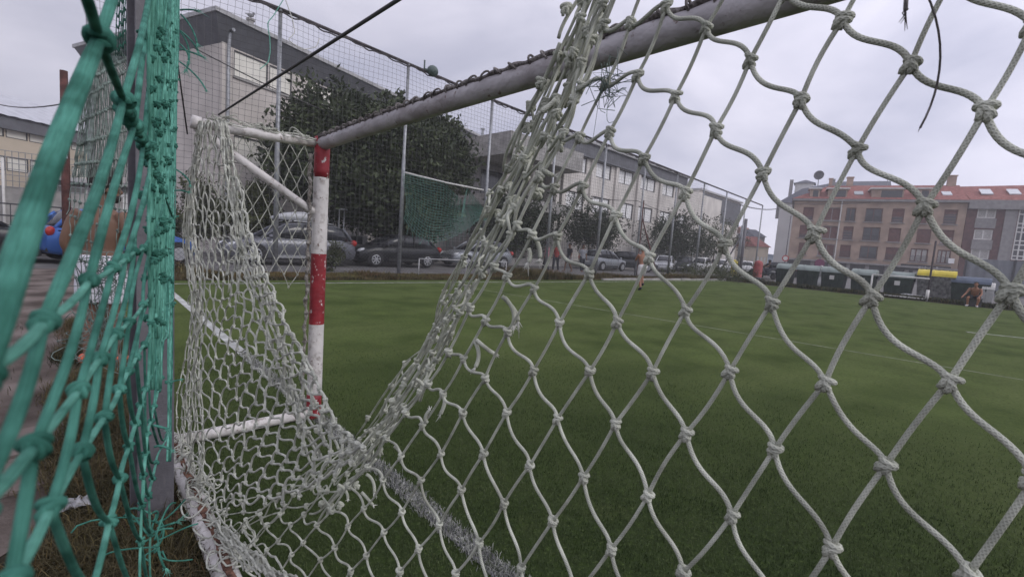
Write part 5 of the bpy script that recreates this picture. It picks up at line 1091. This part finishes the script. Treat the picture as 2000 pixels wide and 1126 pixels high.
# ================================================================== PEOPLE
m_skin = M('skin', (.165, .096, .065), .55, .08, 9, spec=.3); m_skin2 = M('sunburnt_skin', (.27, .135, .085), .55, .08, 9, spec=.3)
m_hair = M('dark_hair', (.02, .015, .012), .7, .4, 40, .8, 90); m_beard = m_hair
def limb(mb, pts, rs, n=10): 
    P = np.array(pts, float); k = len(P); t = np.linspace(0, k - 1, (k - 1) * 4 + 1); Q = np.stack([np.interp(t, range(k), P[:, i]) for i in range(3)], 1)
    for _ in range(2): Q[1:-1] = (Q[:-2] + 2 * Q[1:-1] + Q[2:]) / 4
    mb.tube(Q, np.interp(t, range(k), rs), n)
def person(name, label, loc, rz, j, skin, clothes=(), hair=True, voxel=.014, hh=0.0, beard=False, group=None, hairs=1.0):
    """j: joints in metres, figure faces +y, +x its right"""
    t = thing(name, label, 'person', loc, rz, group); mb = MB(); V = lambda a: np.array(j[a], float)
    pe, ch, nk, hd = V('pelvis'), V('chest'), V('neck'), V('head'); sr, sl_ = V('sh_r'), V('sh_l'); ax = _n(sr - sl_)
    sp = []
    for c_, w, d in ((pe + (pe - ch) * .30, .08, .07), (pe + (pe - ch) * .14, .145, .105), (pe, .165, .115), (pe * .6 + ch * .4, .138, .095), (ch * .9 + pe * .1, .165, .11), (ch + (nk - ch) * .4, .178, .105), (ch + (nk - ch) * .78, .135, .08), (nk, .060, .058), (nk * .4 + hd * .6, .052, .055)):
        u = _n(nk - pe); f = np.cross(u, ax); f = -f if f[1] < 0 and False else f
        sp.append([tuple(c_ + ax * w * math.cos(a) + f * d * math.sin(a)) for a in np.linspace(0, 2 * PI, 14, endpoint=False)])
    mb.rings(sp)
    fw = _n(np.array(j.get('look', (0, 1, 0)), float)); upv = _n(hd - nk + np.array([0, 0, .3])); rt = _n(np.cross(fw, upv)); upv = np.cross(rt, fw)
    Rm = Matrix((tuple(rt), tuple(fw), tuple(upv))).transposed().to_euler()
    mb.ell(tuple(hd + upv * .025), (.076, .095, .100), 14, 10, rot=Rm); mb.ell(tuple(hd - upv * .055 + fw * .025), (.058, .068, .062), 12, 8, rot=Rm)
    mb.ell(tuple(hd - upv * .012 + fw * .098), (.015, .022, .024), 8, 6, rot=Rm); mb.ell(tuple(hd - upv * .055 + fw * .088), (.026, .012, .010), 8, 6, rot=Rm)
    for s in (1, -1): mb.ell(tuple(hd + rt * .078 * s - upv * .005), (.012, .026, .034), 8, 6, rot=Rm); mb.ell(tuple(hd + rt * .032 * s + fw * .083 + upv * .022), (.02, .012, .010), 8, 6, rot=Rm)
    for s, a, b, c_ in ((1, 'sh_r', 'el_r', 'wr_r'), (-1, 'sh_l', 'el_l', 'wr_l')):
        A_, B_, C_ = V(a), V(b), V(c_); limb(mb, [A_ - ax * s * .03, A_ * .7 + B_ * .3, B_, B_ * .65 + C_ * .35, C_], [.060, .052, .040, .042, .027])
        d = _n(C_ - B_); q = _n(np.cross(d, np.array([.2, .1, 1.0]))); up2 = np.cross(q, d); pm = C_ + d * .045
        limb(mb, [C_, pm, C_ + d * .09], [.026, .036, .032], 8)
        for fi in range(4):
            o_ = q * (fi - 1.5) * .019; l = (.060, .072, .068, .052)[fi]; st = C_ + d * .088 + o_; limb(mb, [st, st + d * l * .55 - up2 * .008 * (1 + .3 * fi), st + d * l - up2 * (.026 + .004 * fi)], [.0105, .0095, .008], 6)
        st = C_ + d * .03 + q * .028 * s * -1; limb(mb, [st, st + d * .04 - q * .024 * s - up2 * .01, st + d * .068 - q * .022 * s - up2 * .02], [.013, .011, .009], 6)
    for s, a, b, c_, e in ((1, 'hip_r', 'kn_r', 'an_r', 'toe_r'), (-1, 'hip_l', 'kn_l', 'an_l', 'toe_l')):
        A_, B_, C_, D_ = V(a), V(b), V(c_), V(e); limb(mb, [A_ + (0, 0, .03), A_ * .65 + B_ * .35, B_, B_ * .68 + C_ * .32, C_], [.088, .082, .055, .058, .038]); limb(mb, [C_ + (C_ - D_) * .25, C_ * .5 + D_ * .5, D_], [.038, .040, .030])
    o = mb.build('body', skin, t, True); md = o.modifiers.new('remesh', 'REMESH'); md.mode = 'VOXEL'; md.voxel_size = voxel; md.use_smooth_shade = True; sm = o.modifiers.new('smooth', 'SMOOTH'); sm.iterations = 3; sm.factor = .5
    if hair:
        mb = MB(); mb.ell(tuple(hd + upv * (.045 + hh) - fw * .018), (.088 * hairs, .104 * hairs, .092 * hairs + hh), 16, 10, rot=Rm); ho = mb.build('hair', m_hair, t, True)
        tx = bpy.data.textures.new('hair_noise', 'CLOUDS'); tx.noise_scale = .03; dm = ho.modifiers.new('disp', 'DISPLACE'); dm.texture = tx; dm.strength = .03
    if beard: mb = MB(); mb.ell(tuple(hd - upv * .075 + fw * .05), (.058, .055, .045), 12, 8, rot=Rm); mb.build('beard', m_beard, t, True)
    for cl in clothes:
        kind_, mt, lab = cl; mb = MB()
        if kind_ == 'shorts':
            u = _n(ch - pe); f = np.cross(u, ax); rg = []
            for c_, w, d in ((pe + u * .06, .160, .118), (pe, .178, .130), (pe - u * .10, .182, .135)): rg.append([tuple(c_ + ax * w * math.cos(a) + f * d * math.sin(a)) for a in np.linspace(0, 2 * PI, 16, endpoint=False)])
            mb.rings(rg)
            for a, b in (('hip_r', 'kn_r'), ('hip_l', 'kn_l')): A_, B_ = V(a), V(b); limb(mb, [A_ + (0, 0, .04), A_ * .55 + B_ * .45, A_ * .22 + B_ * .78], [.105, .112, .110], 12)
        if kind_ in ('shirt', 'dress'):
            rg = []; u = _n(nk - pe); f = np.cross(u, ax)
            for c_, w, d in ((pe - u * (.12 if kind_ == 'shirt' else .4), .19, .14), (pe, .18, .13), (pe * .5 + ch * .5, .165, .12), (ch, .185, .125), (ch + (nk - ch) * .5, .185, .115), (ch + (nk - ch) * .86, .10, .075)): rg.append([tuple(c_ + ax * w * math.cos(a) + f * d * math.sin(a)) for a in np.linspace(0, 2 * PI, 16, endpoint=False)])
            mb.rings(rg)
            for a, b in (('sh_r', 'el_r'), ('sh_l', 'el_l')): A_, B_ = V(a), V(b); limb(mb, [A_, A_ * .5 + B_ * .5, A_ * .2 + B_ * .8], [.072, .068, .064], 10)
        if kind_ == 'trousers':
            for a, b, c_ in (('hip_r', 'kn_r', 'an_r'), ('hip_l', 'kn_l', 'an_l')): limb(mb, [V(a) + (0, 0, .05), V(a) * .6 + V(b) * .4, V(b), V(c_)], [.105, .098, .075, .06], 10)
        if kind_ == 'shoes':
            for c_, e, in (('an_r', 'toe_r'), ('an_l', 'toe_l')):
                C_, D_ = V(c_), V(e); m1 = MB(); limb(m1, [C_ + (C_ - D_) * .35 + (0, 0, -.02), C_ * .6 + D_ * .4 - (0, 0, .015), D_ + (D_ - C_) * .08], [.045, .048, .036], 10); m1.build('shoe', mt, t, True)
            continue
        co = mb.build(kind_, mt, t, True); md = co.modifiers.new('remesh', 'REMESH'); md.mode = 'VOXEL'; md.voxel_size = .016; md.use_smooth_shade = True; sm = co.modifiers.new('smooth', 'SMOOTH'); sm.iterations = 4
        if lab: co['label'] = lab
    return t
def pose(**k):
    j = dict(pelvis=(0, 0, .97), chest=(0, .0, 1.24), neck=(0, .0, 1.47), head=(0, .015, 1.63), sh_r=(.185, 0, 1.41), sh_l=(-.185, 0, 1.41), el_r=(.23, -.03, 1.13), el_l=(-.23, -.03, 1.13), wr_r=(.25, .05, .89), wr_l=(-.25, .05, .89),
             hip_r=(.09, 0, .92), hip_l=(-.09, 0, .92), kn_r=(.10, .02, .50), kn_l=(-.10, .02, .50), an_r=(.10, -.02, .08), an_l=(-.10, -.02, .08), toe_r=(.12, .14, .035), toe_l=(-.12, .14, .035)); j.update(k); return j
m_wshort = M('patterned_shorts', (.62, .62, .66), .85, .1, 6); addnode_mix(m_wshort, 22, (.60, .64), (.10, .10, .12)); m_orange = M('orange_shoe', (.62, .13, .06), .5, .1, 9)
m_grshirt = M('grey_shirt', (.25, .26, .28), .9, .1, 6); m_dark_cl = M('dark_cloth', (.025, .027, .035), .9, .2, 6); m_pink = M('pink_cloth', (.48, .22, .24), .9, .15, 6); m_redc = M('red_cloth', (.28, .05, .045), .9, .15, 6); m_whc = M('white_cloth', (.55, .53, .53), .9, .1, 6)
gm = gnd(200, 712); yawm = math.atan2(gm[1], gm[0]) - PI / 2
person('person', 'shirtless man in white patterned shorts standing on the path behind the green nets', (gm[0], gm[1], 0), yawm - R(32), pose(look=(.8, .6, -.05), neck=(.0, .02, 1.47), head=(.035, .03, 1.625), el_l=(-.26, -.05, 1.13), wr_l=(-.22, .08, .90), el_r=(.25, -.02, 1.13), wr_r=(.22, .14, .93), toe_r=(.20, .08, .035), toe_l=(-.03, .13, .035)), m_skin, [('shorts', m_wshort, None), ('shoes', m_orange, None)], hh=.03, voxel=.011, beard=True, hairs=1.18)
gr_ = gnd(1251, 566); yr = math.atan2(gr_[1], gr_[0]) - PI / 2
person('person', 'shirtless dark haired person in pale shorts running across the far side of the pitch', (gr_[0], gr_[1], 0), yr + R(20), pose(pelvis=(0, 0, .93), chest=(0, .06, 1.2), neck=(0, .12, 1.42), head=(0, .16, 1.58), sh_r=(.18, .12, 1.37), sh_l=(-.18, .08, 1.37), el_r=(.24, -.12, 1.16), wr_r=(.2, .06, 1.02), el_l=(-.24, .2, 1.14), wr_l=(-.16, .36, 1.22), kn_r=(.10, .3, .58), an_r=(.10, .1, .24), toe_r=(.11, .27, .18), kn_l=(-.09, -.02, .49), an_l=(-.09, -.22, .10), toe_l=(-.10, -.08, .03)), m_skin2, [('shorts', m_whc, None), ('shoes', m_dark_cl, None)])
gs = gnd(1899, 599); ys = math.atan2(-gs[1], -gs[0]) - PI / 2
person('person', 'bare chested player in black shorts sitting in front of the blue lidded container', (gs[0] + .4, gs[1], 0), ys, pose(pelvis=(0, -.15, .50), chest=(0, -.03, .76), neck=(0, .06, .98), head=(0, .12, 1.13), sh_r=(.2, .04, .92), sh_l=(-.2, .04, .92), el_r=(.30, .12, .66), wr_r=(.40, .34, .50), el_l=(-.25, .16, .66), wr_l=(-.16, .36, .50), hip_r=(.10, -.1, .46), hip_l=(-.10, -.1, .46), kn_r=(.22, .30, .46), kn_l=(-.18, .30, .46), an_r=(.20, .26, .08), an_l=(-.14, .26, .08), toe_r=(.24, .44, .035), toe_l=(-.16, .44, .035)), m_skin2, [('shorts', m_dark_cl, None), ('shoes', m_whc, None)])
seat = thing('low_block', 'dark low block under the sitting player', 'seat', (gs[0] + .4 + .12, gs[1], 0), ys); mb = MB(); mb.box((0, -.05, .2), (.6, .38, .4)); mb.box((0, -.05, .415), (.66, .44, .03)); mb.build('block', m_frame, seat)
for px, lab, cl, rz_ in ((1068, 'person in a pink top beside the cars behind the gathered net', [('shirt', m_pink, None), ('trousers', m_dark_cl, None)], .5), (1087, 'person in a red top partly behind the white cords', [('shirt', m_redc, None), ('trousers', m_dark_cl, None)], 2.0), (1112, 'bare legged person in dark top walking past the silver hatchback', [('shirt', m_dark_cl, None), ('shorts', m_grshirt, None)], 1.2), (1138, 'person in a grey shirt and dark trousers left of the silver hatchback', [('shirt', m_grshirt, None), ('trousers', m_dark_cl, None)], 2.6)):
    x = at_px(px, 17.6); person('person', lab, (x, 17.6, 0), rz_, pose(kn_r=(.1, .16, .5), an_r=(.1, .2, .09), toe_r=(.11, .36, .05), kn_l=(-.1, .0, .5), an_l=(-.1, -.2, .1), toe_l=(-.1, -.06, .035)), m_skin, cl, voxel=.018)
# ================================================================== EAST SIDE: containers, posts, signs
def container(label, px, X, wpx, lid, body, bin_h=1.5, sticker=True, group='waste containers along the street'):
    d = CM @ ray(px, 545); y = d[1] / d[0] * X; dep = -(CM.T @ np.array([X, y, 0]))[2]; W_ = wpx * dep / F / 1.0
    t = thing('waste_container', label, 'container', (X, y, 0), 0, group); hb_ = bin_h - .38; mb = MB(); Rg = []
    for z, g in ((.12, .86), (.18, .90), (hb_ - .08, 1.0), (hb_, 1.02)): Rg.append([(sx_ * .52 * g, sy * W_ / 2 * g, z) for sx_, sy in ((-1, -1), (1, -1), (1, 1), (-1, 1))])
    mb.rings(Rg)
    for k in range(5): yy = -W_ / 2 + W_ * (k + .5) / 5; mb.box((-.505, yy, hb_ * .5), (.04, .05, hb_ * .7), (0, -.06, 0))
    mb.build('body', body, t)
    mb = MB(); Rg = []
    for i in range(9): a = PI * i / 8; Rg.append((math.cos(a) * .56, math.sin(a) * .36))
    mb.prism([(x, -W_ / 2 * 1.03, hb_ + .005 + z) for x, z in Rg], (0, W_ * 1.03, 0)); 
    for k in range(6): yy = -W_ / 2 + W_ * (k + .3) / 6; mb.prism([(x * 1.015, yy, hb_ + .01 + z * 1.03) for x, z in Rg], (0, .05, 0))
    mb.build('lid', lid, t)
    for s in (1, -1): mb = MB(); mb.box((0, s * (W_ / 2 + .03), hb_ - .1), (.5, .06, .12)); mb.build('side_pin', m_black, t)
    for sx_ in (-.38, .38):
        for sy in (-.38, .38): mb = MB(); mb.lathe([(.09, -.03), (.1, 0), (.09, .03)], (sx_, sy * W_, .1), 'y', 12); mb.build('wheel', m_black, t)
    if sticker: mb = MB(); mb.box((-.57, W_ * .02, hb_ * .72), (.012, .26, .26)); s_ = mb.build('sticker', m_wfr, t); s_.rotation_euler = (0, 0, 0)
    return t
m_bin = M('container_green', (.030, .042, .036), .6, .3, 3); m_lid = M('pale_lid', (.24, .28, .26), .6, .15, 3); m_yel = M('yellow_lid', (.58, .47, .055), .5, .12, 3); m_bingr = M('speckled_grey', (.13, .13, .125), .7, .5, 7); m_blu = M('blue_grey_lid', (.10, .125, .17), .6, .15, 3); m_wbin = M('white_bin', (.45, .45, .44), .6, .15, 3)
for lab, px, wp, ld, bo, st, bh in (('dark green container furthest left in the row, its lid half hidden by white cord', 1533, 26, m_lid, m_bin, False, 1.5), ('dark green container with a plain pale lid, left of the one with a square sticker', 1580, 38, m_lid, m_bin, False, 1.5), ('green container with square sticker standing right of the white sack', 1629, 38, m_lid, m_bin, True, 1.5),
                                ('green container with sticker and pale lid just left of the white handrail end', 1688, 38, m_lid, m_bin, True, 1.5), ('green container with pale lid behind the white handrail', 1757, 44, m_lid, m_bin, True, 1.5), ('speckled grey container with a bright yellow lid', 1829, 54, m_yel, m_bingr, False, 1.75), ('dark container with a blue grey lid behind the sitting player', 1898, 54, m_blu, m_bin, False, 1.5), ('small white bin with a striped top right of the sitting player', 1934, 17, m_wfr, m_wbin, False, 1.25)):
    container(lab, px, 36.2, wp, ld, bo, bh, st)
sk = gnd(1604, 545); d = CM @ ray(1604, 540); y = d[1] / d[0] * 36.2; mb = MB(); mb.ell((36.0, y, 1.0), (.25, .26, .42), 12, 9); mb.ell((36.0, y, 1.42), (.1, .1, .12)); mb.ell((36.0, y, .45), (.3, .34, .45)); tag(mb.build('rubbish_sack', m_wbin, None, True, at=(36.0, y, 0)), 'white bulging rubbish sack squeezed between two green containers', 'sack')
for px, lab in ((1784, 'white flat bag lying on the ground under the green container by the handrail'), (1857, 'white flat bag lying on the ground between the yellow and the blue lidded containers')):
    p = gnd(px, 584); mb = MB(); mb.ell((p[0] + 1.5, p[1], .10), (.3, .85, .1), 12, 6); mb.ell((p[0] + 1.5, p[1] + .4, .14), (.25, .4, .1), 12, 6); tag(mb.build('flat_bag', m_wbin, None, True, at=(p[0] + 1.5, p[1], 0)), lab, 'bag')
# white handrail with its tall thin post
hr = thing('handrail', 'white tubular handrail with a tall thin dark end post at the pitch end', 'handrail', (33.4, 2.0, 0)); root = (33.4, 2.0, 0)
def Yat(px, X): d = CM @ ray(px, 545); return float(d[1] / d[0] * X)
ya, yb_ = Yat(1703, 33.4), Yat(1816, 33.4); zh = atX(1760, 540, 33.4)[2]
mb = MB(); mb.tube([(33.4, ya, zh), (33.4, yb_, zh)], .04, 8); fb(mb, 'top_rail', m_wfr, True, hr, root); mb = MB(); mb.tube([(33.4, ya, .10), (33.4, yb_, .10)], .035, 8); fb(mb, 'bottom_rail', m_wfr, True, hr, root)
mb = MB(); mb.tube([(33.4, ya, 0), (33.4, ya, zh)], .045, 8); fb(mb, 'post', m_wfr, True, hr, root); mb = MB(); mb.tube([(33.42, yb_, 0), (33.42, yb_, atX(1818, 470, 33.4)[2])], .045, 8); fb(mb, 'tall_post', m_rail, True, hr, root)
mb = MB(); mb.tube([(33.39, yb_, 0), (33.39, yb_, .62)], .075, 8); fb(mb, 'post_foot', m_wfr, True, hr, root)
# utility poles, signs, pillar, wires
def wpole(name, lab, px, dist, ytop, r, mat, cat='pole', brace=None, lean=0):
    p = street(px, dist); d = CM @ ray(px, ytop); s = dist / np.linalg.norm(d[:2]); zt_ = H + d[2] * s; t = thing(name, lab, cat, p); mb = MB(); mb.tube([(0, 0, -.1), (lean, 0, zt_ / 2), (lean * 2, 0, zt_)], [r, r * .93, r * .82], 10); mb.build('shaft', mat, t, True)
    if brace: mb = MB(); mb.tube([(0, brace, 0), (0, 0, zt_ * .8)], r * .4, 8); mb.build('stay', mat, t, True)
    return t, zt_
t_, z_ = wpole('utility_pole', 'dark wooden utility pole with a slanting stay at the street corner', 1446, 46, 427, .17, m_pole, brace=1.9)
wpole('utility_pole', 'thinner grey pole standing right beside the braced utility pole', 1440, 48, 440, .12, m_grey)
t_, z_ = wpole('utility_pole', 'short brown pole with a slanting stay in front of the classroom block', 1243, 31, 391, .11, m_wood, brace=-1.6)
t_, z_ = wpole('timber_pole', 'old reddish timber pole rising beside the annex at the left', 132, 16.2, 140, .095, m_wood)
mb = MB(); mb.box((0, -.1, z_ * .62), (.12, .04, .05)); mb.tube([(0, -.1, z_ * .6), (.03, -.16, z_ * .56)], .02, 6); mb.build('bracket', m_rim, t_)
def sign(px, dist, ys_, r, lab, rim, face, ytop, bar=False):
    p = street(px, dist); s = dist / np.linalg.norm((CM @ ray(px, ys_))[:2]); z = H + (CM @ ray(px, ys_))[2] * s; zt_ = H + (CM @ ray(px, ytop))[2] * s; a = math.atan2(p[1], p[0]); t = thing('traffic_sign', lab, 'sign', p, a)
    mb = MB(); mb.tube([(.06, 0, 0), (.06, 0, zt_)], .05, 8); mb.build('pole', m_pole, t, True); mb = MB(); mb.lathe([(.001, .0), (r, .0), (r, .03), (.001, .03)], (-.01, 0, z), 'x', 20); mb.build('disc', rim, t)
    mb = MB(); mb.lathe([(.001, -.012), (r * .7, -.012), (r * .7, -.002), (.001, -.002)], (-.01, 0, z), 'x', 20); mb.build('face', face, t)
    mb = MB(); mb.box((-.01, 0, z - r * 2.2), (.03, r * 1.5, r * .9)); mb.build('lower_plate', m_wfr, t)
m_sred = M('sign_red', (.45, .04, .04), .5, .08, 4); m_mag = M('sign_magenta', (.17, .045, .10), .6, .1, 4)
sign(1532, 60, 504, .34, 'round red rimmed traffic sign on a tall pole by the white rendered building', m_sred, m_wfr, 420)
sign(1600, 62, 514, .48, 'round dark magenta sign in front of the brick apartment shopfront', m_mag, m_mag, 502)
t = thing('red_pillar', 'rounded red pillar beside the pitch corner in front of the street', 'pillar', street(1481, 42)); mb = MB(); mb.lathe([(.36, -.02), (.36, .1), (.33, .12), (.33, 1.25), (.30, 1.42), (.20, 1.55), (.02, 1.6)], (0, 0, 0), 'z', 18); mb.build('shaft', M('faded_red', (.26, .05, .05), .6, .15, 4), t, True); mb = MB(); mb.lathe([(.37, 0), (.37, .25)], (0, 0, 0), 'z', 18); mb.build('base', m_frame, t, True)
# yellow thing behind the poles
t = thing('yellow_bin', 'yellow upright recycling bin half hidden behind the utility poles', 'container', street(1434, 44)); mb = MB(); mb.lathe([(.22, .05), (.26, .3), (.27, 1.2), (.22, 1.4), (.05, 1.5)], (0, 0, 0), 'z', 16); mb.build('shell', m_yel, t, True); mb = MB(); mb.box((-.2, -.16, 1.1), (.06, .1, .2), (0, 0, .66)); mb.build('slot', m_black, t)
# motorcycle with helmeted rider at the street corner
t = thing('scooter', 'dark scooter parked behind the red pillar', 'scooter', street(1500, 46), R(140))
for x in (-.6, .6): mb = MB(); mb.lathe([(.16, -.05), (.25, -.05), (.28, 0), (.25, .05), (.16, .05)], (x, 0, .28), 'y', 18); mb.build('wheel', m_tyre, t, True)
mb = MB(); limb(mb, [(-.65, 0, .62), (-.2, 0, .68), (0, 0, .42), (.35, 0, .5), (.5, 0, .95)], [.16, .2, .15, .14, .1]); mb.build('body', P_dk, t, True); mb = MB(); mb.tube([(.52, -.33, 1.02), (.5, 0, 1.0), (.52, .33, 1.02)], .025, 6); mb.build('handlebar', m_black, t, True); mb = MB(); mb.ell((-.3, 0, .82), (.35, .14, .08)); mb.build('saddle', m_black, t, True)
person('person', 'helmeted rider in dark clothes on the scooter behind the red pillar', street(1500, 46.0), R(50), pose(pelvis=(0, -.3, .95), chest=(0, -.22, 1.2), neck=(0, -.15, 1.42), head=(0, -.1, 1.58), sh_r=(.18, -.16, 1.38), sh_l=(-.18, -.16, 1.38), el_r=(.28, .12, 1.2), el_l=(-.28, .12, 1.2), wr_r=(.28, .42, 1.06), wr_l=(-.28, .42, 1.06), hip_r=(.1, -.25, .9), hip_l=(-.1, -.25, .9), kn_r=(.18, .15, .75), kn_l=(-.18, .15, .75), an_r=(.16, .1, .36), an_l=(-.16, .1, .36), toe_r=(.17, .28, .32), toe_l=(-.17, .28, .32)), m_skin, [('shirt', m_dark_cl, None), ('trousers', m_dark_cl, None)], hair=True, voxel=.02, hairs=1.3)
def wire(name, lab, pts, r):
    mb = MB(); P = []
    for a, b in zip(pts, pts[1:]):
        a, b = np.array(a), np.array(b)
        for u in np.linspace(0, 1, 16): P.append(a + (b - a) * u + np.array([0, 0, -.015 * np.linalg.norm(b - a) * 4 * u * (1 - u)]))
    mb.tube(P, r, 5); tag(mb.build(name, m_wire, None, True, at=tuple(P[0])), lab, 'wire')
def wp(px, py, D): d = CM @ ray(px, py); return CAM + d * D / np.linalg.norm(d[:2])
wire('overhead_wire', 'overhead cable crossing the street to the brick apartments', [wp(1446, 400, 46), wp(1545, 398, 88), wp(1700, 395, 88)], .05)
wire('overhead_wire', 'overhead wire running above the annex roof at the left', [wp(-30, 194, 30), wp(132, 201, 16.2)], .018)
wire('overhead_wire', 'dark cable drooping in front of the school windows', [wp(376, 92, 20), wp(630, 215, 21.5)], .022)
wire('overhead_wire', 'thin wire between the short brown pole and the classroom block', [wp(1112, 382, 33), wp(1245, 392, 31), wp(1340, 428, 36)], .018)
# ================================================================== LEFT BACKGROUND
lw = thing('boundary_wall', 'low grey wall topped by dark railing behind the black car at the left', 'wall', (-2.2, 20.2, 0)); root = (-2.2, 20.2, 0)
mb = MB(); mb.box((-4, 20.4, .40), (11.0, .25, .8)); fb(mb, 'base', m_greybl, False, lw, root)
mb = MB()
for i in range(30): mb.tube([(-9 + i * .36, 20.4, .8), (-9 + i * .36, 20.4, 1.5)], .014, 5)
for z in (1.5, 1.15): mb.tube([(-9.3, 20.4, z), (1.4, 20.4, z - .0)], .025, 6)
fb(mb, 'railing', m_frame, True, lw, root)
wf = thing('ramp_fence', 'pale mesh fence along the raised ramp below the annex', 'fence', (-2, 27, 0)); root = (-2, 27, 0)
mb = MB(); mb.box((-5, 27.2, 1.1), (13, .3, 2.2)); fb(mb, 'ramp_wall', m_conc, False, wf, root); mb = MB()
for i in range(70): mb.tube([(-11 + i * .18, 27, 2.2), (-11 + i * .18, 27, 3.6)], .012, 4, cap=False)
for j in range(7): mb.tube([(-11, 27, 2.2 + j * .23), (1.5, 27, 2.2 + j * .23)], .012, 4, cap=False)
fb(mb, 'mesh', m_grey, False, wf, root)
for x in (left_at(10, 26.9), left_at(10, 26.9) - 3, left_at(10, 26.9) + 3): mb = MB(); mb.tube([(x, 26.9, 0), (x, 26.9, 3.3)], .045, 8); fb(mb, 'post', m_wfr, True, wf, root)
sh = thing('grey_shed', 'dark grey flat roofed outbuilding behind the timber pole', 'building', (left_at(180, 29), 29, 0)); shf = Facade((left_at(78, 29), 29), 0); a1 = left_at(262, 29) - left_at(78, 29); zt_ = atY(120, 352, 29)[2]
Wn = [[a1 - .95, a1 - .2, 1.0, 2.5], [a1 - 1.7, a1 - 1.05, 1.0, 2.5]]
mb = MB(); shf.wall(mb, 0, a1, 0, zt_, Wn); shf.shell(mb, 0, a1, 0, zt_, 4); fb(mb, 'wall', M('shed_render', (.14, .14, .135), .9, .15, 2), False, sh, tuple(sh.location)); mb = MB(); shf.slab(mb, -.3, a1 + .3, zt_ + .002, zt_ + .18, -4.2, .3); fb(mb, 'roof', m_edge, False, sh, tuple(sh.location))
for w_ in Wn: mb = MB(); shf.slab(mb, w_[0], w_[1], w_[2], w_[3], -.2, -.1); fb(mb, 'window', m_blindw, False, sh, tuple(sh.location))
# wooden sign boards and white panel under the big tree
t = thing('notice_board', 'pale board with two blank panes standing between the estate car and the black hatchback', 'board', (at_px(690, 21.6), 21.6, 0)); mb = MB(); mb.box((0, 0, 1.05), (1.35, .06, .5)); mb.build('board', M('board_grey', (.27, .27, .26), .7, .1, 3), t)
for x in (-.02, .28): mb = MB(); mb.box((x, -.035, 1.05), (.27, .02, .38)); mb.build('pane', m_glass, t); 
for x in (-.5, .5): mb = MB(); mb.box((x, .02, .4), (.06, .06, .8)); mb.build('leg', m_grey, t)
t = thing('metal_frame_post', 'twin thin grey posts standing left of the pale board', 'post', (at_px(664, 20.6), 20.6, 0))
for x in (-.1, .12): mb = MB(); mb.tube([(x, 0, 0), (x, 0, 2.4)], .03, 8); mb.build('upright', m_grey, t, True)
mb = MB(); mb.box((0, 0, 2.42), (.5, .1, .08)); mb.build('cap', m_grey, t)
t = thing('wooden_pallets', 'upright slatted wooden pallet under the big tree', 'pallet', (at_px(712, 22.0), 22.0, 1.0)); mb = MB()
for k in range(5): mb.box((-.4 + k * .2, 0, .85), (.13, .03, 1.1 + .1 * math.sin(k * 2)))
mb.build('slat', m_conc, t); mb = MB(); mb.box((0, .035, 1.15), (1, .03, .1)); mb.box((0, .035, .55), (1, .03, .1)); mb.box((0, .04, -.35), (.1, .04, 1.3)); mb.build('batten', m_conc, t)
# manhole slab, litter
p = gnd(25, 868); mb = MB(); mb.box((p[0], p[1], .0), (.30, .42, .03), (0, 0, .25)); mb.box((p[0] + .02, p[1] - .5, -.002), (.34, .40, .03), (0, 0, .2)); o = tag(mb.build('paving_slab', M('slab', (.15, .12, .105), .9, .25, 5, .4, 40), None, at=tuple(p)), kind='structure')
def litter(px, py, s, lab):
    p = gnd(px, py, .05); mb = MB(); n = 9; q = [[p + np.array([(i / n - .5) * s + random.gauss(0, s * .03), (j / n - .5) * s * .8 + random.gauss(0, s * .03), abs(random.gauss(0, s * .12))]) for j in range(n + 1)] for i in range(n + 1)]
    mb.rings([[tuple(x) for x in r_] for r_ in q], closed=False, cap=False); o = mb.build('litter', M('crumpled_paper', (.36, .36, .37), .8, .2, 20), None, True, at=tuple(p)); so_ = o.modifiers.new('s', 'SOLIDIFY'); so_.thickness = .002; tag(o, lab, 'litter')
litter(150, 985, .12, 'crumpled grey paper lying in the dark weeds below the green net')
litter(42, 780, .06, 'small scrap of white paper on the path edge at the left')
for x, y in ((1343, 1006), (1189, 880), (1893, 612)):
    pass
# ================================================================== AIR
hz = MB(); hz.box((62, 55, 20), (150, 150, 44)); ho = hz.build('haze', m_grey); ho.data.materials.clear()
hm = bpy.data.materials.new('haze_air'); hm.use_nodes = True; ht = hm.node_tree; ht.nodes.clear(); hv = ht.nodes.new('ShaderNodeVolumePrincipled'); hv.inputs['Density'].default_value = .0014; hv.inputs['Color'].default_value = (.93, .93, .97, 1)
ht.links.new(hv.outputs[0], ht.nodes.new('ShaderNodeOutputMaterial').inputs['Volume']); ho.data.materials.append(hm); tag(ho, kind='stuff')
S.cycles.volume_bounces = 1; S.cycles.volume_max_steps = 64
